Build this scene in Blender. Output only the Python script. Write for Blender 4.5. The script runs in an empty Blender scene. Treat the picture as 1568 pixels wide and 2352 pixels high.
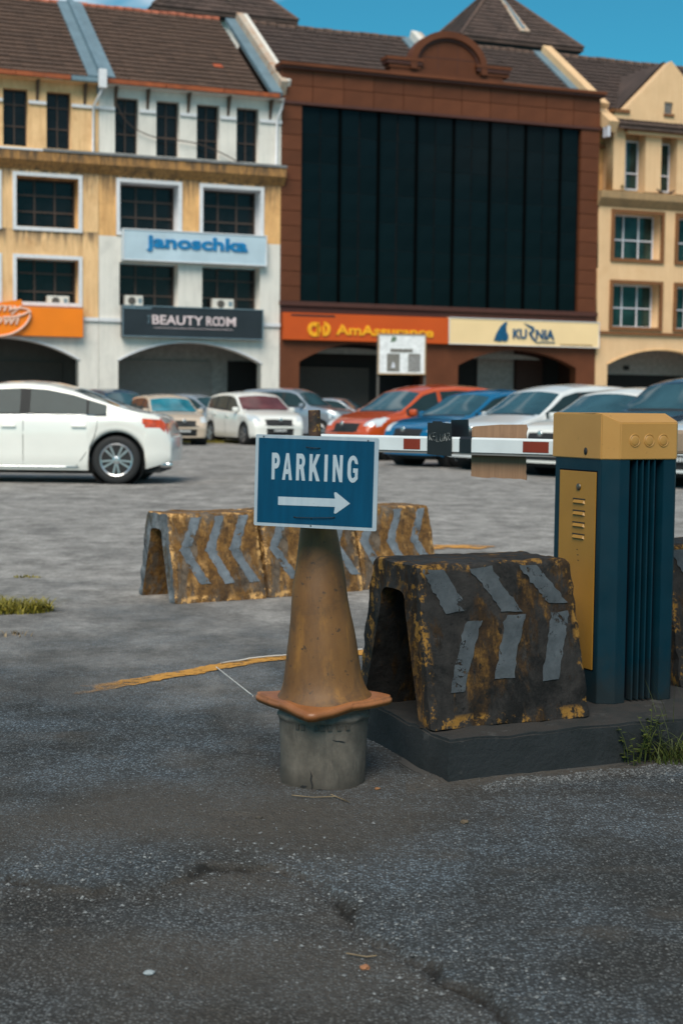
import bpy, bmesh, math, random
import numpy as np
from mathutils import Vector, Matrix, noise
random.seed(7)
rng = np.random.default_rng(11)
S = bpy.context.scene
R = math.radians

# ------------------------------------------------------------------ camera
cam_d = bpy.data.cameras.new('camera')
cam = bpy.data.objects.new('camera', cam_d)
S.collection.objects.link(cam)
PITCH = math.atan(241 / 3500.0)
cam.location = (0, 0, 1.1)
cam.rotation_mode = 'QUATERNION'
cam.rotation_quaternion = (Matrix.Rotation(math.pi / 2 - PITCH, 4, 'X') @ Matrix.Rotation(0.0115, 4, 'Z')).to_quaternion()
cam_d.sensor_fit = 'VERTICAL'
cam_d.sensor_height = 36.0
cam_d.sensor_width = 24.0
cam_d.lens = 3500.0 / 2352.0 * 36.0
cam_d.clip_start = 0.05
cam_d.clip_end = 3000
cam_d.dof.use_dof = True
cam_d.dof.focus_distance = 4.5
cam_d.dof.aperture_fstop = 5.2
S.camera = cam

# ------------------------------------------------------------------ sky, sun, exposure
SUN_EL, SUN_AZ = R(48), R(192)          # azimuth clockwise from +Y (behind the camera, a little to the left)
w = bpy.data.worlds.new('World')
S.world = w
w.use_nodes = True
nt = w.node_tree
bg = nt.nodes['Background']
sky = nt.nodes.new('ShaderNodeTexSky')
sky.sky_type = 'NISHITA'
sky.sun_disc = False
sky.sun_elevation = SUN_EL
sky.sun_rotation = SUN_AZ
sky.air_density = 1.0
sky.dust_density = 0.6
sky.ozone_density = 2.0
tint = nt.nodes.new('ShaderNodeMix'); tint.data_type = 'RGBA'; tint.blend_type = 'MULTIPLY'
tint.inputs[0].default_value = 1.0
tint.inputs[7].default_value = (0.12, 0.74, 0.80, 1)
nt.links.new(sky.outputs[0], tint.inputs[6])
# thin, soft clouds over the whole dome
tc = nt.nodes.new('ShaderNodeTexCoord')
mp = nt.nodes.new('ShaderNodeMapping'); mp.inputs['Scale'].default_value = (1.6, 1.6, 5.0); mp.inputs['Location'].default_value = (0.15, 0.0, 0.0)
cn = nt.nodes.new('ShaderNodeTexNoise'); cn.inputs['Scale'].default_value = 2.2; cn.inputs['Detail'].default_value = 6
cr = nt.nodes.new('ShaderNodeValToRGB')
cr.color_ramp.elements[0].position = 0.53; cr.color_ramp.elements[0].color = (0.02, 0.02, 0.02, 1)
cr.color_ramp.elements[1].position = 0.64; cr.color_ramp.elements[1].color = (0.8, 0.8, 0.8, 1)
cm = nt.nodes.new('ShaderNodeMix'); cm.data_type = 'RGBA'
cm.inputs[7].default_value = (8.6, 8.9, 9.0, 1)
nt.links.new(tc.outputs['Generated'], mp.inputs[0]); nt.links.new(mp.outputs[0], cn.inputs[0])
nt.links.new(cn.outputs[0], cr.inputs[0]); nt.links.new(cr.outputs[0], cm.inputs[0])
nt.links.new(tint.outputs[2], cm.inputs[6]); nt.links.new(cm.outputs[2], bg.inputs[0])
bg.inputs[1].default_value = 0.088

sun_d = bpy.data.lights.new('sun', 'SUN')
sun_d.energy = 3.05
sun_d.angle = R(38)
sun_d.color = (1.0, 0.89, 0.76)
sun = bpy.data.objects.new('sun', sun_d)
S.collection.objects.link(sun)
sdir = Vector((math.sin(SUN_AZ) * math.cos(SUN_EL), math.cos(SUN_AZ) * math.cos(SUN_EL), math.sin(SUN_EL)))
sun.rotation_mode = 'QUATERNION'
sun.rotation_quaternion = sdir.to_track_quat('Z', 'Y')
sun.location = (0, -5, 30)

S.view_settings.view_transform = 'Standard'
S.view_settings.look = 'None'
S.view_settings.exposure = 0.42
S.view_settings.gamma = 1.0
S.view_settings.use_curve_mapping = False
S.render.engine = 'CYCLES'

# ------------------------------------------------------------------ helpers: materials
def lin(c):
    return tuple(((v / 255.0) / 12.92 if v / 255.0 <= 0.04045 else ((v / 255.0 + 0.055) / 1.055) ** 2.4) for v in c)

class N:
    """small node-building helper"""
    def __init__(s, name):
        s.m = bpy.data.materials.new(name); s.m.use_nodes = True
        s.t = s.m.node_tree; s.b = s.t.nodes['Principled BSDF']
    def n(s, typ, **kw):
        x = s.t.nodes.new(typ)
        for k, v in kw.items(): setattr(x, k, v)
        return x
    def l(s, a, b): s.t.links.new(a, b)
    def coord(s, scale=(1, 1, 1), kind='Object', rot=(0, 0, 0)):
        c = s.n('ShaderNodeTexCoord'); m = s.n('ShaderNodeMapping')
        m.inputs['Scale'].default_value = scale; m.inputs['Rotation'].default_value = rot
        s.l(c.outputs[kind], m.inputs[0]); return m.outputs[0]
    def noise(s, sc, det=4, vec=None, rough=0.55, dist=0.0):
        x = s.n('ShaderNodeTexNoise'); x.inputs['Scale'].default_value = sc; x.inputs['Detail'].default_value = det
        x.inputs['Roughness'].default_value = rough; x.inputs['Distortion'].default_value = dist
        if vec is not None: s.l(vec, x.inputs[0])
        return x.outputs[0]
    def ramp(s, fac, a, b, ca=(0, 0, 0, 1), cb=(1, 1, 1, 1)):
        x = s.n('ShaderNodeValToRGB'); e = x.color_ramp.elements
        e[0].position = a; e[0].color = ca; e[1].position = b; e[1].color = cb
        s.l(fac, x.inputs[0]); return x.outputs[0]
    def mix(s, fac, a, b, mode='MIX'):
        x = s.n('ShaderNodeMix', data_type='RGBA', blend_type=mode)
        for sock, v in ((0, fac), (6, a), (7, b)):
            if isinstance(v, (int, float)): x.inputs[sock].default_value = v
            elif isinstance(v, tuple): x.inputs[sock].default_value = v if len(v) == 4 else (*v, 1)
            else: s.l(v, x.inputs[sock])
        return x.outputs[2]
    def math(s, op, a, b=0.0):
        x = s.n('ShaderNodeMath', operation=op)
        for i, v in enumerate((a, b)):
            if isinstance(v, (int, float)): x.inputs[i].default_value = v
            else: s.l(v, x.inputs[i])
        return x.outputs[0]
    def bump(s, h, st=0.3, dist=0.01, prev=None):
        x = s.n('ShaderNodeBump'); x.inputs['Strength'].default_value = st; x.inputs['Distance'].default_value = dist
        s.l(h, x.inputs['Height'])
        if prev is not None: s.l(prev, x.inputs['Normal'])
        s.l(x.outputs[0], s.b.inputs['Normal']); return x.outputs[0]
    def col(s, c):
        if isinstance(c, tuple): s.b.inputs['Base Color'].default_value = c if len(c) == 4 else (*c, 1)
        else: s.l(c, s.b.inputs['Base Color'])
    def rough(s, v):
        if isinstance(v, (int, float)): s.b.inputs['Roughness'].default_value = v
        else: s.l(v, s.b.inputs['Roughness'])

def plain(name, c, rough=0.6, metal=0.0, var=0.12, sc=6.0, bump=0.0, coat=0.0, spec=0.5, rand=0.0):
    """one base colour with soft grain; rand = per-object brightness spread"""
    k = N(name)
    v = k.coord()
    nz = k.noise(sc, 5, v)
    dark = tuple(x * (1 - var * 2) for x in c); light = tuple(min(1, x * (1 + var)) for x in c)
    cc = k.mix(k.ramp(nz, 0.3, 0.7), dark, light)
    if rand:
        oi = k.n('ShaderNodeObjectInfo')
        f = k.math('ADD', k.math('MULTIPLY', oi.outputs['Random'], 2 * rand), 1 - rand)
        hs = k.n('ShaderNodeHueSaturation'); k.l(f, hs.inputs['Value']); k.l(cc, hs.inputs['Color']); cc = hs.outputs[0]
    k.col(cc); k.rough(rough)
    k.b.inputs['Metallic'].default_value = metal
    k.b.inputs['Coat Weight'].default_value = coat
    k.b.inputs['Coat Roughness'].default_value = 0.06
    k.b.inputs['Specular IOR Level'].default_value = spec
    if bump: k.bump(k.noise(sc * 12, 5, v), bump, 0.01)
    return k.m

def stained(name, c, stain, amount=0.5, rough=0.85, sc=1.2, streak=True, drip=None):
    """plaster with rain streaks and blotches of its own shape"""
    k = N(name)
    v = k.coord(); vs = k.coord((3.0, 3.0, 0.35))
    a = k.ramp(k.noise(sc, 7, v, 0.65), 0.48, 0.72)
    b = k.ramp(k.noise(sc * 1.6, 6, vs, 0.7), 0.45, 0.75)
    f = k.math('MULTIPLY', k.math('MAXIMUM', a, b) if streak else a, amount)
    base = k.mix(k.ramp(k.noise(0.8, 3, v), 0.3, 0.7), tuple(x * 0.92 for x in c), tuple(min(1, x * 1.05) for x in c))
    cc = k.mix(f, base, stain)
    for (zt_, zb_) in (drip or ()):
        sx = k.n('ShaderNodeSeparateXYZ'); k.l(v, sx.inputs[0])
        g = k.ramp(k.math('MULTIPLY', k.math('SUBTRACT', sx.outputs[2], zb_), 1 / (zt_ - zb_)), 0.0, 1.0)
        hi_ = k.math('LESS_THAN', sx.outputs[2], zt_ + .02)
        st_ = k.ramp(k.math('ADD', k.noise(2.4, 7, k.coord((1.6, 1.6, 0.12)), 0.75), k.math('MULTIPLY', g, .22)), 0.60, 0.74)
        cc = k.mix(k.math('MULTIPLY', k.math('MULTIPLY', st_, hi_), k.math('MULTIPLY', g, .85)), cc, (0.05, 0.04, 0.032))
    k.col(cc); k.rough(rough)
    k.bump(k.noise(40, 5, v), 0.15, 0.01)
    return k.m

M = {}
M['cream'] = stained('cream_plaster', lin((222, 184, 142)), lin((196, 150, 104)), 0.35)
M['yellow_wall'] = stained('yellow_plaster', lin((232, 190, 140)), lin((170, 116, 66)), 0.6, drip=((9.95, 8.6), (7.68, 6.7)))
M['orange_wall'] = stained('faded_orange_plaster', lin((230, 178, 118)), lin((150, 98, 54)), 0.7, drip=((9.95, 8.4),))
M['white_wall'] = stained('white_plaster', lin((222, 216, 208)), lin((160, 158, 154)), 0.4)
M['ledge_yellow'] = stained('stained_ledge_plaster', lin((176, 128, 74)), lin((44, 40, 38)), 1.0, sc=2.1, drip=((10.7, 9.7),))
M['ledge_cream'] = stained('weathered_cream_ledge', lin((168, 136, 98)), lin((112, 96, 74)), 0.7)
M['grey_conc'] = stained('grey_cement', lin((120, 120, 122)), lin((60, 60, 62)), 0.7)
M['trim_white'] = plain('white_trim_paint', lin((214, 214, 218)), 0.7, var=0.05)
M['trim_brown'] = plain('brown_trim_paint', lin((122, 78, 42)), 0.7, var=0.1)
M['gutter'] = plain('rusty_red_gutter', lin((150, 74, 34)), 0.6, var=0.2, sc=3)
M['bracket'] = plain('dark_bracket', lin((84, 64, 50)), 0.7)
M['flash'] = plain('blue_grey_flashing', lin((112, 134, 146)), 0.55, var=0.1, sc=1.5, metal=0.2)
M['rust_wall'] = stained('rust_stained_parapet', lin((190, 180, 165)), lin((168, 96, 40)), 1.0, sc=2.5)
M['tile'] = plain('roof_tile', lin((92, 70, 58)), 0.85, var=0.22, sc=1.3, rand=0.16)
M['tile_red'] = plain('red_roof_tile', lin((176, 84, 52)), 0.85, var=0.15)
M['tile_dark'] = plain('dark_roof_tile', lin((78, 62, 56)), 0.85, var=0.2, sc=1.3, rand=0.14)
M['ridge'] = plain('ridge_tile_terracotta', lin((170, 96, 72)), 0.8, var=0.3, sc=3, rand=0.2)
M['ridge_dark'] = plain('ridge_tile_dark', lin((98, 76, 66)), 0.8, var=0.2, sc=3, rand=0.1)
M['clad'] = plain('brown_stone_cladding', lin((98, 55, 34)), 0.6, var=0.12, sc=0.9, rand=0.13, spec=.25)
M['clad_dark'] = plain('brown_cladding_backing', lin((56, 30, 20)), 0.7)
M['clad_trim'] = plain('dark_brown_cornice', lin((74, 38, 28)), 0.6, var=0.1)
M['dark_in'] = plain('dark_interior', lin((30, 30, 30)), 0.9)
M['shop_wall'] = plain('grey_shopfront_wall', lin((150, 146, 142)), 0.8)  # even mid-grey for the shop recess walls
M['shutter'] = plain('roller_shutter_grey', lin((140, 136, 132)), 0.6, var=0.06)
M['shutter_dark'] = plain('roller_shutter_dark', lin((78, 74, 70)), 0.6, var=0.06)
M['black'] = plain('matt_black', (0.012, 0.012, 0.013), 0.7)
M['matt'] = plain('matt_dark_mullion', (0.0015, 0.002, 0.0022), 0.9, spec=.02)
M['rubber'] = plain('tyre_rubber', (0.014, 0.014, 0.015), 0.75)
M['winbar'] = plain('brown_window_bar', lin((70, 54, 46)), 0.6)
M['alu'] = plain('white_aluminium', lin((206, 206, 216)), 0.4, var=0.04)
M['ac'] = plain('air_conditioner_casing', lin((214, 208, 200)), 0.5, var=0.05)

def glass(name, c, rough=0.06, spec=0.5, var=0.0, sc=0.4):
    k = N(name)
    if var:
        v = k.coord()
        k.col(k.mix(k.ramp(k.noise(sc, 3, v), 0.35, 0.7), tuple(x * (1 - var) for x in c), c))
    else: k.col(tuple(c))
    if name.startswith('smoked'):
        oi = k.n('ShaderNodeObjectInfo'); k.l(k.math('ADD', k.math('MULTIPLY', oi.outputs['Random'], .05), .07), k.b.inputs['Specular IOR Level'])
        name = ''
    k.rough(rough)
    if name: k.b.inputs['Specular IOR Level'].default_value = spec
    return k.m
M['curtain'] = glass('smoked_curtain_glass', (0.0055, 0.0115, 0.0140), 0.08, 0.16, 0.5)
M['winglass'] = glass('dark_window_glass', (0.010, 0.011, 0.013), 0.15, 0.25, 0.5, 2)
M['greenglass'] = glass('green_window_glass', (0.02, 0.055, 0.05), 0.1, 0.4, 0.7, 1.5)
M['carglass'] = glass('car_glass_sky_tint', (0.05, 0.115, 0.14), 0.05, 1.0, 0.5, 1.0)  # blue-grey base colour stands in for the sky's reflection
M['carglass_side'] = glass('car_side_glass_grey', (0.030, 0.055, 0.062), 0.05, 0.12, 0.3, 1.0)
M['carglass_teal'] = glass('windscreen_teal', (0.03, 0.22, 0.29), 0.05, 0.8, 0.5, 2.0)
M['carglass_red'] = glass('windscreen_red_sunshade', (0.15, 0.05, 0.05), 0.08, 0.6, 0.4, 2.5)

def paint(name, rgb, metal=0.0):
    return plain(name, lin(rgb), 0.22, metal, 0.02, 2.0, coat=0.8)
M['p_white'] = paint('white_car_paint', (232, 230, 224))
M['p_white2'] = paint('pearl_car_paint', (214, 216, 216))
M['p_beige'] = paint('beige_car_paint', (196, 176, 156))
M['p_silver'] = paint('silver_car_paint', (150, 158, 168), 0.4)
M['p_orange'] = paint('orange_car_paint', (190, 76, 26))
M['p_blue'] = paint('blue_car_paint', (0, 92, 134))
M['p_navy'] = paint('dark_blue_car_paint', (22, 58, 84))
M['p_black'] = paint('black_car_paint', (36, 42, 50))
M['lamp'] = plain('headlamp_lens', (0.75, 0.78, 0.8), 0.15, 0.3, 0.05)
M['tail'] = plain('orange_red_tail_lamp', lin((206, 74, 20)), 0.15, 0, 0.25, 14, coat=1)
M['rim'] = plain('alloy_rim', (0.55, 0.55, 0.56), 0.28, 0.9, 0.05)
M['chrome'] = plain('chrome_trim', (0.7, 0.72, 0.74), 0.15, 1.0, 0.02)
M['plate_w'] = plain('number_plate_letters', (0.7, 0.7, 0.7), 0.5)

# ------------------------------------------------------------------ helpers: objects
COL = S.collection
def link(name, me, mat=None, parent=None):
    o = bpy.data.objects.new(name, me)
    COL.objects.link(o)
    if mat is not None and me is not None and not me.materials:
        me.materials.append(M[mat] if isinstance(mat, str) else mat)
    if parent is not None: o.parent = parent
    return o
def tag(o, label=None, cat=None, group=None, kind=None):
    if label: o['label'] = label
    if cat: o['category'] = cat
    if group: o['group'] = group
    if kind: o['kind'] = kind
    return o
def thing(name, label, cat, loc=(0, 0, 0), rz=0.0, group=None):
    o = link(name, None); o.location = loc; o.rotation_euler = (0, 0, rz)
    return tag(o, label, cat, group)
def bm_mesh(bm, name='mesh', smooth=False):
    me = bpy.data.meshes.new(name); bm.to_mesh(me); bm.free()
    if smooth:
        for p in me.polygons: p.use_smooth = True
    return me
def pyd(verts, faces, name='mesh', smooth=False):
    me = bpy.data.meshes.new(name); me.from_pydata([tuple(v) for v in verts], [], faces); me.update()
    if smooth:
        for p in me.polygons: p.use_smooth = True
    return me
def recalc(me):
    bm = bmesh.new(); bm.from_mesh(me); bmesh.ops.recalc_face_normals(bm, faces=bm.faces); bm.to_mesh(me); bm.free(); return me
def box_me(x0, x1, y0, y1, z0, z1, bev=0.0):
    bm = bmesh.new()
    bmesh.ops.create_cube(bm, size=1.0)
    for v in bm.verts:
        v.co = Vector(((x0 + x1) / 2 + v.co.x * (x1 - x0), (y0 + y1) / 2 + v.co.y * (y1 - y0), (z0 + z1) / 2 + v.co.z * (z1 - z0)))
    if bev: bmesh.ops.bevel(bm, geom=list(bm.edges), offset=bev, segments=2, affect='EDGES', profile=0.6)
    return bm_mesh(bm)
def boxes_me(lst):
    V = []; Fc = []
    for (x0, x1, y0, y1, z0, z1) in lst:
        b = len(V)
        V += [(x0, y0, z0), (x1, y0, z0), (x1, y1, z0), (x0, y1, z0), (x0, y0, z1), (x1, y0, z1), (x1, y1, z1), (x0, y1, z1)]
        Fc += [tuple(b + i for i in f) for f in ((0, 3, 2, 1), (4, 5, 6, 7), (0, 1, 5, 4), (1, 2, 6, 5), (2, 3, 7, 6), (3, 0, 4, 7))]
    return pyd(V, Fc)
def outline_me(polys, depth=0.0, bevel=0.0):
    """filled 2-D outline (holes by nesting) with thickness, standing in the XZ plane, front face towards -Y"""
    cu = bpy.data.curves.new('outline', 'CURVE'); cu.dimensions = '2D'; cu.fill_mode = 'BOTH' if depth or True else 'FRONT'
    for p in polys:
        sp = cu.splines.new('POLY'); sp.points.add(len(p) - 1)
        for i, q in enumerate(p): sp.points[i].co = (q[0], q[1], 0, 1)
        sp.use_cyclic_u = True
    cu.extrude = depth / 2
    o = bpy.data.objects.new('tmp', cu)
    me = bpy.data.meshes.new_from_object(o)
    bpy.data.objects.remove(o); bpy.data.curves.remove(cu)
    me.transform(Matrix(((1, 0, 0, 0), (0, 0, -1, depth / 2), (0, 1, 0, 0), (0, 0, 0, 1))))
    me.materials.clear()
    return me
def text_me(s, size=1.0, bold=0.0, depth=0.01, sx=1.0, space=1.0, shear=0.0, align='CENTER'):
    cu = bpy.data.curves.new('lettering', 'FONT'); cu.body = s; cu.size = size; cu.offset = bold
    cu.extrude = depth / 2; cu.align_x = align; cu.align_y = 'CENTER'; cu.space_character = space; cu.shear = shear
    cu.resolution_u = 4
    o = bpy.data.objects.new('tmp', cu); COL.objects.link(o)
    bpy.context.view_layer.update()
    dg = bpy.context.evaluated_depsgraph_get()
    me = bpy.data.meshes.new_from_object(o.evaluated_get(dg))
    bpy.data.objects.remove(o); bpy.data.curves.remove(cu)
    me.transform(Matrix(((sx, 0, 0, 0), (0, 0, -1, 0), (0, 1, 0, 0), (0, 0, 0, 1))))
    me.materials.clear()
    return me
def fit(me, x0, x1, z0, z1, y=0.0):
    """move and stretch a mesh to fill a rectangle in XZ, back face at y"""
    co = np.array([v.co[:] for v in me.vertices]); mn = co.min(0); mx = co.max(0)
    for v in me.vertices:
        v.co.x = x0 + (v.co.x - mn[0]) / max(1e-6, mx[0] - mn[0]) * (x1 - x0)
        v.co.z = z0 + (v.co.z - mn[2]) / max(1e-6, mx[2] - mn[2]) * (z1 - z0)
        v.co.y = v.co.y - mx[1] + y
    return me
def tube_me(pts, r, seg=8, closed=False, cap=True):
    pts = [Vector(p) for p in pts]; V = []; Fc = []; n = len(pts)
    rr = r if isinstance(r, (list, tuple)) else [r] * n
    up = Vector((0, 0, 1))
    for i, p in enumerate(pts):
        t = (pts[min(i + 1, n - 1)] - pts[max(i - 1, 0)]).normalized()
        a = t.cross(up)
        if a.length < 1e-3: a = t.cross(Vector((1, 0, 0)))
        a.normalize(); b = t.cross(a)
        for k in range(seg):
            an = 2 * math.pi * k / seg
            V.append(p + (a * math.cos(an) + b * math.sin(an)) * rr[i])
    for i in range(n - 1):
        for k in range(seg):
            k2 = (k + 1) % seg
            Fc.append((i * seg + k, i * seg + k2, (i + 1) * seg + k2, (i + 1) * seg + k))
    if cap: Fc += [tuple(range(seg)), tuple((n - 1) * seg + k for k in reversed(range(seg)))]
    return pyd(V, Fc, smooth=True)
def lathe_me(prof, seg=32, axis='Z', smooth=True, cap=True):
    V = []; Fc = []
    for (r, z) in prof:
        for k in range(seg):
            a = 2 * math.pi * k / seg
            V.append((r * math.cos(a), r * math.sin(a), z) if axis == 'Z' else (r * math.cos(a), z, r * math.sin(a)))
    n = len(prof)
    for i in range(n - 1):
        for k in range(seg):
            k2 = (k + 1) % seg
            Fc.append((i * seg + k, i * seg + k2, (i + 1) * seg + k2, (i + 1) * seg + k))
    if cap:
        Fc += [tuple(reversed(range(seg))), tuple((n - 1) * seg + k for k in range(seg))]
    me = recalc(pyd(V, Fc))
    for p in me.polygons: p.use_smooth = smooth and len(p.vertices) < 6
    return me
def join_me(mes):
    V = []; Fc = []
    for me in mes:
        b = len(V); V += [v.co[:] for v in me.vertices]; Fc += [tuple(b + i for i in p.vertices) for p in me.polygons]
    return pyd(V, Fc)
def moved(me, m):
    me2 = me.copy(); me2.transform(m); return me2

# ------------------------------------------------------------------ ground
def vnoise(x, y, seed=0):
    xi = np.floor(x).astype(int); yi = np.floor(y).astype(int); xf = x - xi; yf = y - yi
    def h(a, b):
        q = np.sin(a * 127.1 + b * 311.7 + seed * 74.7) * 43758.5453
        return q - np.floor(q)
    u = xf * xf * (3 - 2 * xf); v = yf * yf * (3 - 2 * yf)
    return (h(xi, yi) * (1 - u) + h(xi + 1, yi) * u) * (1 - v) + (h(xi, yi + 1) * (1 - u) + h(xi + 1, yi + 1) * u) * v - 0.5
# broken edge of the upper asphalt layer, from left to bottom right
CR = np.array([(-2.2, 3.33), (-1.2, 3.36), (-.75, 3.44), (-.56, 3.36), (-.40, 3.40), (-.31, 3.55), (-.16, 3.56), (-.03, 3.47), (.02, 3.30), (.06, 3.12), (.13, 3.03), (.17, 2.93), (.24, 2.80), (.34, 2.6), (.5, 2.2)])
def crack_d(x, y):
    """signed distance to the crack polyline; >0 on the intact (far/right) side"""
    best = np.full(np.shape(x), 1e9); sg = np.ones(np.shape(x))
    for (a, b), (c, d) in zip(CR[:-1], CR[1:]):
        ex, ey = c - a, d - b; L2 = ex * ex + ey * ey
        t = np.clip(((x - a) * ex + (y - b) * ey) / L2, 0, 1)
        dx, dy = x - a - t * ex, y - b - t * ey; dd = np.hypot(dx, dy)
        s = np.sign(ex * dy - ey * dx); m = dd < best
        best = np.where(m, dd, best); sg = np.where(m, s, sg)
    return best * sg
def gh(x, y):
    x = np.asarray(x, float); y = np.asarray(y, float)
    near = np.clip((8.0 - y) / 2.0, 0, 1)
    h = 0.012 * vnoise(x * 3, y * 3, 1) + 0.006 * vnoise(x * 9, y * 9, 2) + 0.0022 * vnoise(x * 38, y * 38, 3) + 0.0022 * vnoise(x * 80, y * 80, 4)
    cd = crack_d(x + 0.04 * vnoise(x * 14, y * 14, 5), y + 0.03 * vnoise(x * 20, y * 20, 6))
    step = 1 / (1 + np.exp(-cd / 0.006)) * 0.010
    groove = -0.016 * np.exp(-((cd + .012 * vnoise(x * 60, y * 60, 62)) / 0.011) ** 2) * np.clip(vnoise(x * 5, y * 5, 61) * 3 + .9, .1, 1)
    pit = -0.012 * np.clip(vnoise(x * 4 + 3, y * 5, 9) - 0.33, 0, 1) * 6 * (y < 5.5)
    return (h + step + groove + pit) * near - 0.010 * (1 - near) * 0
def axis_vals(a, b, st, far_lo, far_hi, g=1.09):
    v = list(np.arange(a, b, st)); s = st; x = v[-1]
    while x < far_hi: s *= g; x += s; v.append(x)
    s = st; x = a; lo = []
    while x > far_lo: s *= g; x -= s; lo.append(x)
    return np.array(lo[::-1] + v)
gx = axis_vals(-1.5, 1.75, 0.0105, -600, 600); gy = axis_vals(2.3, 6.6, 0.0125, -60, 900, 1.05)
X, Y = np.meshgrid(gx, gy); Z = gh(X, Y)
V = np.stack([X.ravel(), Y.ravel(), Z.ravel()], 1)
nx, ny = len(gx), len(gy)
idx = np.arange(nx * ny).reshape(ny, nx)
Fq = np.stack([idx[:-1, :-1].ravel(), idx[:-1, 1:].ravel(), idx[1:, 1:].ravel(), idx[1:, :-1].ravel()], 1)
me = bpy.data.meshes.new('ground')
me.vertices.add(len(V)); me.vertices.foreach_set('co', V.ravel())
me.loops.add(Fq.size); me.loops.foreach_set('vertex_index', Fq.ravel().astype(np.int32))
me.polygons.add(len(Fq)); me.polygons.foreach_set('loop_start', np.arange(0, Fq.size, 4, dtype=np.int32))
me.polygons.foreach_set('loop_total', np.full(len(Fq), 4, dtype=np.int32))
me.polygons.foreach_set('use_smooth', np.ones(len(Fq), dtype=bool))
me.update(calc_edges=True)
# the worn colour zones are painted as an attribute of the surface itself: 1 = pale dusty lot, 0 = dark bitumen, with the foreground's shade in the fall-off
dust_shade = np.clip((Y - 4.0) / 8.0, 0, 1) ** 0.9
blue = np.clip(0.55 + 1.1 * vnoise(X * 0.8 + 4, Y * 0.7, 31) + 0.35 * (crack_d(X, Y) > 0) - 0.25 * (Y < 3.4), 0, 1)
att = me.attributes.new('wear_shade', 'FLOAT_COLOR', 'POINT')
cdw = crack_d(X + 0.04 * vnoise(X * 14, Y * 14, 5), Y + 0.03 * vnoise(X * 20, Y * 20, 6))
dirt = np.clip(1.0 - np.abs(cdw) / 0.02, 0, 1) * np.clip(vnoise(X * 9, Y * 9, 77) * 2 + .6, 0, 1)
crk = np.exp(-((cdw + .012 * vnoise(X * 60, Y * 60, 62)) / .010) ** 2) * np.clip(vnoise(X * 7, Y * 7, 61) * 4 + .9, .15, 1) * (Y < 6)
dirt = np.maximum(dirt, np.clip(1.3 - np.hypot((X + .35) / 1.0, (Y - 4.0) / .55), 0, 1) * np.clip(vnoise(X * 2.3, Y * 3.1, 81) * 2 + .7, 0, 1))
dirt = np.maximum(dirt, np.clip(-cdw / .05, 0, 1) * np.clip(vnoise(X * 3.1, Y * 3.7, 78) * 2.2 + .5, 0, 1) * .75)
dirt = np.maximum(dirt, np.clip(vnoise(X * 7, Y * 9, 79) * 3 - .7, 0, 1) * (Y < 5) * .8)
dirt = np.maximum(dirt, np.clip(1 - np.hypot(X + 0.05, Y - 4.42) / 0.45, 0, 1))
dirt = np.maximum(dirt, np.clip(1.15 - np.abs((Y - 4.38) - 0.483 * (X - 0.32)) / 0.18, 0, 1) * (X > 0.2) * (X < 3))
dirt = np.maximum(dirt, np.clip(vnoise(X * 2.2 + 7, Y * 2.8, 41) * 3 - 0.35, 0, 1) * (Y < 5) * 0.8)
att.data.foreach_set('color', np.stack([dust_shade.ravel(), blue.ravel(), dirt.ravel(), np.ones(dust_shade.size)], 1).ravel())
at2 = me.attributes.new('crack', 'FLOAT', 'POINT'); at2.data.foreach_set('value', crk.ravel())
k = N('worn_asphalt')
at = k.n('ShaderNodeAttribute', attribute_name='wear_shade')
sep = k.n('ShaderNodeSeparateColor'); k.l(at.outputs['Color'], sep.inputs[0])
v = k.coord()
dark = k.mix(sep.outputs[1], (0.092, 0.084, 0.076), (0.088, 0.100, 0.110))
vor = k.n('ShaderNodeTexVoronoi'); vor.inputs['Scale'].default_value = 135; k.l(v, vor.inputs[0])
sc2 = k.n('ShaderNodeSeparateColor'); k.l(vor.outputs['Color'], sc2.inputs[0])
cell = k.ramp(sc2.outputs[0], 0.10, 1.0, (0.30, 0.27, 0.25, 1), (2.5, 2.6, 2.65, 1))
stone = k.mix(1.0, dark, cell, 'MULTIPLY')
edge = k.ramp(vor.outputs['Distance'], 0.30, 0.62, (1, 1, 1, 1), (0, 0, 0, 1))
dark = k.mix(edge, k.mix(1.0, dark, (0.45, 0.43, 0.42), 'MULTIPLY'), stone)
vor2 = k.n('ShaderNodeTexVoronoi'); vor2.inputs['Scale'].default_value = 75; k.l(v, vor2.inputs[0])
sc3 = k.n('ShaderNodeSeparateColor'); k.l(vor2.outputs['Color'], sc3.inputs[0])
big = k.math('MULTIPLY', k.ramp(sc3.outputs[0], 0.86, 0.95), k.ramp(vor2.outputs['Distance'], 0.15, 0.38, (1, 1, 1, 1), (0, 0, 0, 1)))
patch = k.ramp(k.noise(2.2, 6, v, 0.65), 0.40, 0.62)
dark = k.mix(k.math('MULTIPLY', big, patch), dark, (0.17, 0.175, 0.175))
dark = k.mix(patch, k.mix(1.0, dark, (0.72, 0.66, 0.60), 'MULTIPLY'), k.mix(1.0, dark, (1.30, 1.38, 1.45), 'MULTIPLY'))
dark = k.mix(k.ramp(k.noise(26, 6, v, 0.7), 0.35, 0.7), k.mix(0.45, dark, (0.02, 0.02, 0.02)), dark)
dirtc = k.mix(k.noise(60, 5, v, 0.7), (0.022, 0.018, 0.015), (0.125, 0.107, 0.088))
dark = k.mix(k.math('MULTIPLY', sep.outputs[2], 0.75), dark, dirtc)
ca_ = k.n('ShaderNodeAttribute', attribute_name='crack')
dark = k.mix(k.math('MULTIPLY', ca_.outputs['Fac'], .95), dark, (0.010, 0.009, 0.008))
vs = k.coord((1.3, 0.9, 1)); 
pale = k.mix(k.ramp(k.noise(2.6, 12, vs, 0.82), 0.40, 0.60), (0.19, 0.177, 0.165), (0.47, 0.443, 0.418))
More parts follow.
